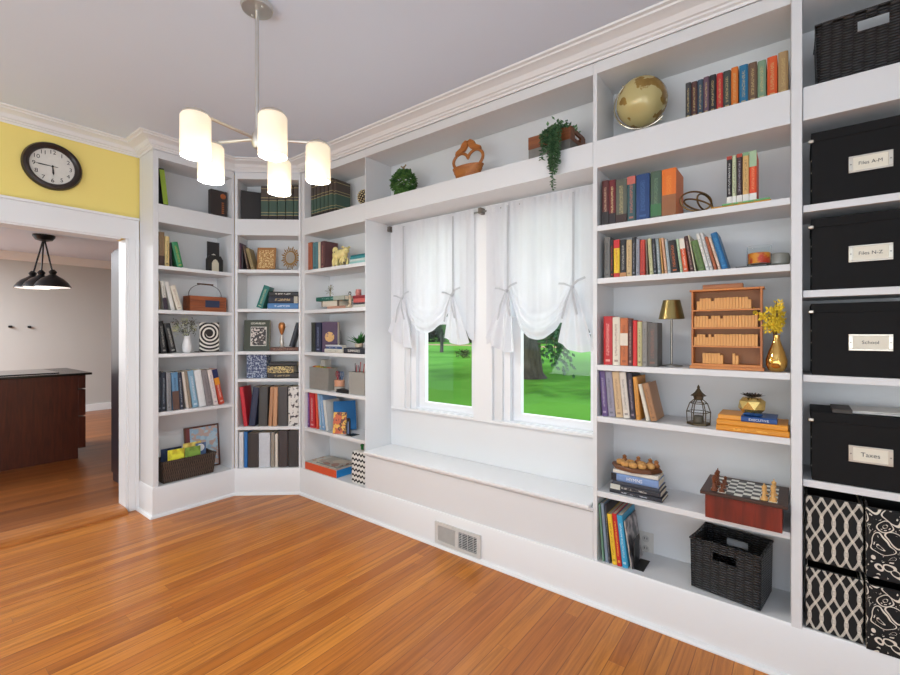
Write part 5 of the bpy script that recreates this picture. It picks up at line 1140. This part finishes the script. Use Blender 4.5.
blobs('ear', [((.042, -.02, .094), .008, (1.4, .6, .8))], SPOT, T); blobs('ear', [((.056, .014, .096), .008, (1.4, .6, .8))], SPOT, T)
T = thing('bird_figurine', 'grey, white and dark ceramic bird figurine beside the spotted cow', 'figurine', BW.loc(BW.u(332.5, .09), .12, 1.8033)); T.scale = (1.3, 1.2, 1.35)
blobs('body', [((0, 0, .026), .026, (1.0, .8, 1)), ((.004, 0, .066), .026, (1, .8, 1.1)), ((.010, -.004, .096), .018, (1, .9, .9))], tex2((206, 200, 200), (96, 76, 86), 18, 'noise', .3, .52, .05), T); MB().cyl((.024, -.01, .096), (.038, -.014, .092), .005, .001, 10).build('beak', mat((216, 170, 90), .4), T)
S = 'teal books lying beside the figurines'; z = 1.803
z = flat_book(BW, z, 349, 364.6, .018, (150, 196, 192), None, 'pale aqua book at the bottom of the small teal stack', S, d=.02, dep=.14)
z = flat_book(BW, z, 349.5, 364.6, .018, (196, 212, 206), None, 'whitish green book second from the bottom of the small teal stack', S, d=.022, dep=.14)
z = flat_book(BW, z, 350, 364.6, .016, (60, 140, 146), None, 'teal book third from the bottom of the small teal stack', S, d=.02, dep=.14)
flat_book(BW, z, 350.5, 364.4, .014, (28, 108, 116), None, 'dark teal book on top of the small teal stack', S, d=.022, dep=.13)
# second shelf
S = 'books lying under the wire starburst'; z = 1.484
z = flat_book(BW, z, 327, 345, .020, (190, 140, 118), None, 'pinkish brown book lowest under the wire starburst', S, d=.02, dep=.13)
z = flat_book(BW, z, 321.5, 339, .044, (218, 208, 192), None, 'thick cream book in the middle under the wire starburst', S, d=.03, dep=.12, bands=((0, .06, (120, 96, 70)), (.9, 1, (96, 84, 70))))
z = flat_book(BW, z, 316, 344.5, .032, (24, 96, 84), (150, 190, 180), 'dark green and grey book directly under the wire starburst', S, d=.018, dep=.13, bands=((.62, 1, (166, 172, 160)),))
T = thing('wire_starburst', 'gold wire starburst ornament standing on the green book', 'ornament', BW.loc(BW.u(329.5, .05), .055, z + .0005)); r_ = random.Random(5)
for k in range(12):
    v = Vector((cos(2 * pi * k / 12 + .13), r_.uniform(-.5, .3), sin(2 * pi * k / 12 + .13))).normalized(); side = v.cross(Vector((0, 1, 0))).normalized()
    c0 = Vector((0, 0, .052)); MB().tube([c0 + v * .008, c0 + v * .028 + side * .006, c0 + v * .047, c0 + v * .028 - side * .006], .0013, 5, closed=True).build('wire_loop', mat((150, 138, 92), .35, .8), T, smooth=True)
MB().ball((0, 0, .052), .007, 10).build('hub', mat((96, 84, 60), .4, .7), T, smooth=True); MB().cyl((0, 0, 0), (0, 0, .012), .0015).build('foot', mat((96, 84, 60), .4, .7), T)
T = thing('figurine', 'tall pale beige figurine of a seated person with a dark curl on top', 'figurine', BW.loc(BW.u(349, .03), .04, 1.4843))
blobs('body', [((0, 0, .016), .018, (1, 1, .9)), ((0, 0, .048), .015, (.9, .8, 1.6)), ((.0, 0, .082), .014, (1, .9, 1.2))], mat((206, 184, 156), .5), T); MB().tube([(.012 * cos(a), -.002, .108 + .012 * sin(a)) for a in [2 * pi * k / 16 for k in range(16)]], .0035, 6, closed=True).build('curl', mat((76, 70, 60), .5), T, smooth=True)
S = 'books lying at the window end of the second shelf'; z = 1.484
z = flat_book(BW, z, 352.5, 364.8, .022, (196, 194, 186), None, 'pale grey book lowest at the window end of the second shelf', S, d=.02, dep=.13)
z = flat_book(BW, z, 353, 364.8, .014, (64, 60, 66), None, 'dark slim book second at the window end of the second shelf', S, d=.02, dep=.13)
z = flat_book(BW, z, 353.5, 364.6, .030, (196, 96, 92), None, 'coral pink book third at the window end of the second shelf', S, d=.02, dep=.13)
zt_ = flat_book(BW, z, 352.8, 364.6, .022, (140, 44, 52), None, 'dark red book on top at the window end of the second shelf', S, d=.02, dep=.13)
T = thing('mug', 'small pink mug standing on the dark red book', 'mug', BW.loc(BW.u(357.5, .04), .05, zt_ + .0003)); MB().lathe([(.018, 0), (.02, .003), (.02, .045), (.018, .045), (.018, .006)], 20).build('cup', mat((196, 120, 112), .4), T, smooth=True); MB().tube([(-.019, 0, .036), (-.030, 0, .034), (-.032, 0, .02), (-.020, 0, .012)], .003, 6).build('handle', mat((196, 120, 112), .4), T, smooth=True)
# third shelf
G = 'dark books on the third shelf near the green plant'
row(BW, 1.149, 'near the green plant', G, [(311, 314.8, 322.5, (46, 50, 44), None, 'black green book'), (315.2, 320.8, 322.5, (36, 42, 70), (150, 160, 190), 'dark navy book')], d=.025, dep=.13)
T = book(BW, 1.149, 324.4, 328, 322, (72, 48, 78), None, 'purple book turned to show its gold emblem cover, beside the navy book', None, 0, .062, .13, yaw=radians(-62))
cv = T.children[0]; zz = .21
tw_ = BW.u(327, .062) - BW.u(323.4, .062)
em_ = MB().cyl((tw_ - .0005, .065, .120), (tw_ + .0012, .065, .120), .040, n=9).build('gold_emblem', tex2((84, 60, 96), (206, 160, 96), 55, 'noise', .4, .42, .06), T)
S = 'books lying on the third shelf in front of the purple book'; z = 1.149
z = flat_book(BW, z, 324.5, 342.5, .030, (206, 204, 192), (150, 150, 140), 'cream book lowest before the purple book', S, d=.002, dep=.055)
z = flat_book(BW, z, 326, 341.5, .018, (62, 88, 136), (200, 206, 214), 'blue book in the middle before the purple book', S, d=.004, dep=.05)
flat_book(BW, z, 325.5, 341.5, .012, (206, 208, 212), None, 'thin pale book on top before the purple book', S, d=.004, dep=.05)
flat_book(BW, 1.149, 343.5, 364.7, .042, (42, 46, 56), (216, 214, 206), 'thick black book with white title lying under the green plant', None, d=.004, dep=.15, title='SUMMARIES')
T = thing('green_plant', 'small spiky green plant in a pale pot on the black titled book', 'potted plant', BW.loc(BW.u(357.5, .06), .075, 1.1918)); r_ = random.Random(14); m = MB()
MB().lathe([(.022, 0), (.028, .004), (.032, .03), (.029, .03), (.027, .008)], 20).build('pot', mat((206, 188, 164), .5), T, smooth=True)
for i in range(46):
    a = r_.uniform(0, 2 * pi); e = r_.uniform(.1, 1.1); m.leaf((0, 0, .028), (cos(a) * (cos(e)), sin(a) * cos(e) * .8, sin(e)), (0, 0, 1), r_.uniform(.07, .125), .017)
m.build('foliage', mat((48, 116, 52), .5, noise=.15), T)
# fourth shelf
MT = mat((166, 164, 156), .38, .55, name='bin_metal', noise=.04)
def bin_(label, pl_, pr_, py_, d, dep, col_=MT, z=.852):
    u0, u1 = BW.u(pl_, d), BW.u(pr_, d); w_ = u1 - u0; hh = BW.z((pl_ + pr_) / 2, py_, d) - z
    T = thing('storage_bin', label, 'container', BW.loc(u0, d, z + .0003)); MB().box(0, w_, 0, .003, 0, hh).box(0, w_, dep - .003, dep, 0, hh).box(0, .003, .003, dep - .003, 0, hh).box(w_ - .003, w_, .003, dep - .003, 0, hh).box(.003, w_ - .003, .003, dep - .003, 0, .003).build('body', col_, T)
    MB().tube([(0, 0, hh), (w_, 0, hh), (w_, dep, hh), (0, dep, hh)], .0028, 6, closed=True).build('rim', MT, T); return T, w_, hh
T, w_, hh = bin_('square metal bin heaped with yellow and green packets on the fourth shelf', 309.5, 328.5, 368, .03, .085)
r_ = random.Random(9)
for k in range(12):
    M = Matrix.Translation((r_.uniform(.02, w_ - .02), r_.uniform(.02, .065), hh - .004 + r_.uniform(0, .010))) @ Matrix.Rotation(r_.uniform(-.5, .5), 4, 'Y') @ Matrix.Rotation(r_.uniform(0, 3), 4, 'Z')
    MB().box(-.020, .020, -.012, .012, -.003, .003, M).build('packet', mat(((206, 190, 70), (130, 150, 60), (206, 110, 70))[k % 3], .5), T)
T, w_, hh = bin_('tall wire mesh pencil bin beside the window niche', 348.8, 364.4, 372.5, .02, .07, tex2((120, 118, 112), (186, 182, 174), 260, 'noise', .5, .5, .1))
for k, (x, c_) in enumerate(((.03, (150, 40, 50)), (.05, (30, 30, 40)), (.07, (160, 60, 60)), (.09, (60, 50, 60)), (.11, (176, 60, 60)))):
    if x < w_ - .008: MB().cyl((x, .03, .01), (x + .02 * (-1) ** k, .035, hh + .05 + .012 * (k % 3)), .0035, n=8).build('pencil', mat(c_, .5), T)
T = thing('white_box', 'pale box standing behind the metal bin on the fourth shelf', 'box', BW.loc(BW.u(321, .13), .125, .8523)); MB().box(0, .06, 0, .06, 0, BW.z(325, 360, .13) - .852).build('box', mat((206, 200, 188), .6), T); MB().box(-.001, .061, -.001, .061, .09, .1).build('lid', mat((170, 130, 110), .6), T)
T = thing('scissors_jar', 'clear jar holding red and blue handled scissors, with a peach band', 'jar', BW.loc(BW.u(338, .05), .065, .8523)); T.scale = (1.25, 1.1, 1.35)
MB().lathe([(.030, 0), (.033, .004), (.033, .028)], 22).build('jar', mat((176, 170, 162), .2, name='jar_glass'), T, smooth=True); MB().lathe([(.0335, .030), (.0338, .062), (.030, .066)], 22).build('band', mat((206, 150, 118), .5), T, smooth=True)
for x_, c_ in ((-.018, (150, 44, 50)), (.004, (44, 54, 84)), (.022, (90, 116, 150))):
    for s_ in (-1, 1): MB().tube([(x_ + s_ * .009 + .008 * cos(a), 0, .098 + .015 * sin(a)) for a in [2 * pi * k / 14 for k in range(14)]], .0028, 6, closed=True).cyl((x_ + s_ * .006, 0, .084), (x_ - s_ * .004, 0, .03), .003, n=6).build('scissors_handle', mat(c_, .4), T, smooth=True)
T = thing('stapler', 'small black stapler lying in front of the scissors jar', 'stapler', BW.loc(BW.u(335.5, .012), .014, .8523)); w_ = BW.u(347.5, .012) - BW.u(335.5, .012)
MB().box(0, w_, 0, .025, 0, .008).build('base', BLACK, T, bevel=.002); MB().prism([(.004, .009), (w_, .011), (w_, .022), (w_ * .5, .034), (.004, .024)], .003, .022).build('arm', BLACK, T)
# fifth shelf
G = 'colourful books on the fifth shelf behind the cartoon-coloured book'
row(BW, .54, 'on the fifth shelf', G, [(304.9, 309, 390, (104, 64, 128), (200, 170, 210), 'purple book'), (309.6, 314.6, 391, (186, 34, 44), (230, 200, 200), 'red book', -.5), (316, 318.4, 391.5, (216, 84, 56), None, 'thin orange red book', -1.2), (319.2, 321.4, 393, (140, 180, 206), (230, 120, 90), 'thin light blue book', -2.4), (322.2, 325, 395, (122, 160, 200), (240, 240, 240), 'blue and white book', -3), (325.6, 328, 400, (206, 206, 200), None, 'thin white book', -3.4)], d=.025, dep=.14)
T = thing('book', 'large bright blue book leaning behind the orange patterned one on the fifth shelf', 'book', BW.loc(BW.u(334, .06), .06, .5403), 0); T.rotation_euler = (0, radians(-14), radians(-30)); hh = .225
MB().box(0, .03, 0, .17, 0, hh).build('cover', mat((24, 108, 170), .45), T); MB().box(.002, .028, .17, .172, .002, hh - .002).build('pages', PAGE, T)
T = thing('book', 'orange and yellow patterned book leaning before the large blue book', 'book', BW.loc(BW.u(334, .012), .006, .5403), 0); T.rotation_euler = (0, radians(-7), radians(-60)); w_ = .10
MB().box(.002, .014, 0, w_, 0, .16).build('cover', art((196, 92, 50), (226, 176, 72), (96, 48, 40), 42), T); MB().box(.0, .0018, .001, w_, .001, .159).build('pages', PAGE, T)
T = thing('bookend', 'black metal bookend with a small standing shape beside the orange patterned book', 'bookend', BW.loc(BW.u(345.5, .02), .02, .5403)); T.scale = (1.2, 1, 1.15)
MB().box(-.005, .055, 0, .08, 0, .002).build('foot', BLACK, T); MB().prism([(0, .002), (.035, .002), (.035, .10), (.028, .112), (.007, .112), (0, .10)], .01, .014).build('upright', BLACK, T); MB().prism([(.012, .012), (.024, .012), (.022, .09), (.014, .09)], .006, .0099).build('panel', mat((120, 140, 180), .4), T)
# bottom shelf
u0, u1 = BW.u(303.6, .0), BW.u(337, -.02); w_ = u1 - u0
T = thing('board_game_box', 'flat board game box with an orange side and bright blue end on the bottom shelf', 'board game', BW.loc(BW.u(305.5, .005), .002, .2099), 0)
w_ = BW.u(336.5, .002) - BW.u(305.5, .005); MB().box(0, w_, 0, .225, 0, .058).build('box', mat((198, 186, 170), .5), T, bevel=.001)
MB().box(.001, w_ - .001, -.001, -.0001, .001, .057).build('orange_side', mat((218, 84, 40), .5), T); MB().box(w_ + .0001, w_ + .001, .001, .224, .001, .057).build('blue_end', mat((30, 136, 206), .5), T)
MB().box(.002, w_ - .002, .002, .223, .0581, .059).build('lid_top', art((206, 196, 178), (190, 190, 184), (186, 150, 130), 30), T)
T = thing('game_tray', 'pale grey tinted lid tray resting on the orange board game box', 'tray', BW.loc(BW.u(317, .03) - .01, .03, .2692), 0); w2 = .26
MB().box(0, w2, 0, .18, 0, .004).build('panel', mat((150, 158, 156), .25), T); MB().box(.01, w2 - .01, .01, .17, .0042, .014).build('raised_panel', art((166, 160, 150), (190, 178, 160), (150, 110, 96), 10), T, bevel=.002)
t = NT('chevron_fabric'); g = t.n('SeparateXYZ', {0: t.n('TexCoord').outputs['Object']}).outputs
xx = t.math('ADD', g[0], g[1]); zg = t.math('MULTIPLY', t.math('ABSOLUTE', t.math('SUBTRACT', t.math('FRACT', t.math('DIVIDE', xx, .034)), .5)), .030)
t.set('Base Color', t.mix(t.math('GREATER_THAN', t.math('FRACT', t.math('DIVIDE', t.math('ADD', g[2], zg), .038)), .60), C((226, 224, 218)), C((26, 26, 27)))); t.set('Roughness', .9)
T = thing('chevron_bag', 'black and white zigzag fabric tote standing at the window end of the bottom shelf', 'bag', BW.loc(BW.u(351.5, .012), .012, .2098)); w_ = BW.u(364.8, .012) - BW.u(351.5, .012); hh = BW.z(357, 452, .012) - .21
mb = MB(); rs = []
for f, e in ((0, .004), (.1, 0), (.85, 0), (1, .006)): rs.append([(e, e, hh * f), (w_ - e, e, hh * f), (w_ - e, .07 - e, hh * f), (e, .07 - e, hh * f)])
mb.rings(rs); mb.build('bag', t.m, T, bevel=.004)
T = thing('green_bottle', 'green glass bottle neck rising behind the zigzag tote', 'bottle', BW.loc(BW.u(362.3, .112), .112, .2098)); ht = BW.z(362, 444, .112) - .21
MB().lathe([(.020, 0), (.022, .006), (.022, ht - .14), (.013, ht - .10), (.011, ht - .07), (.011, ht - .015), (.014, ht - .014), (.014, ht - .002), (.009, ht)], 20).build('bottle', mat((40, 128, 56), .15, name='green_glass'), T, smooth=True)
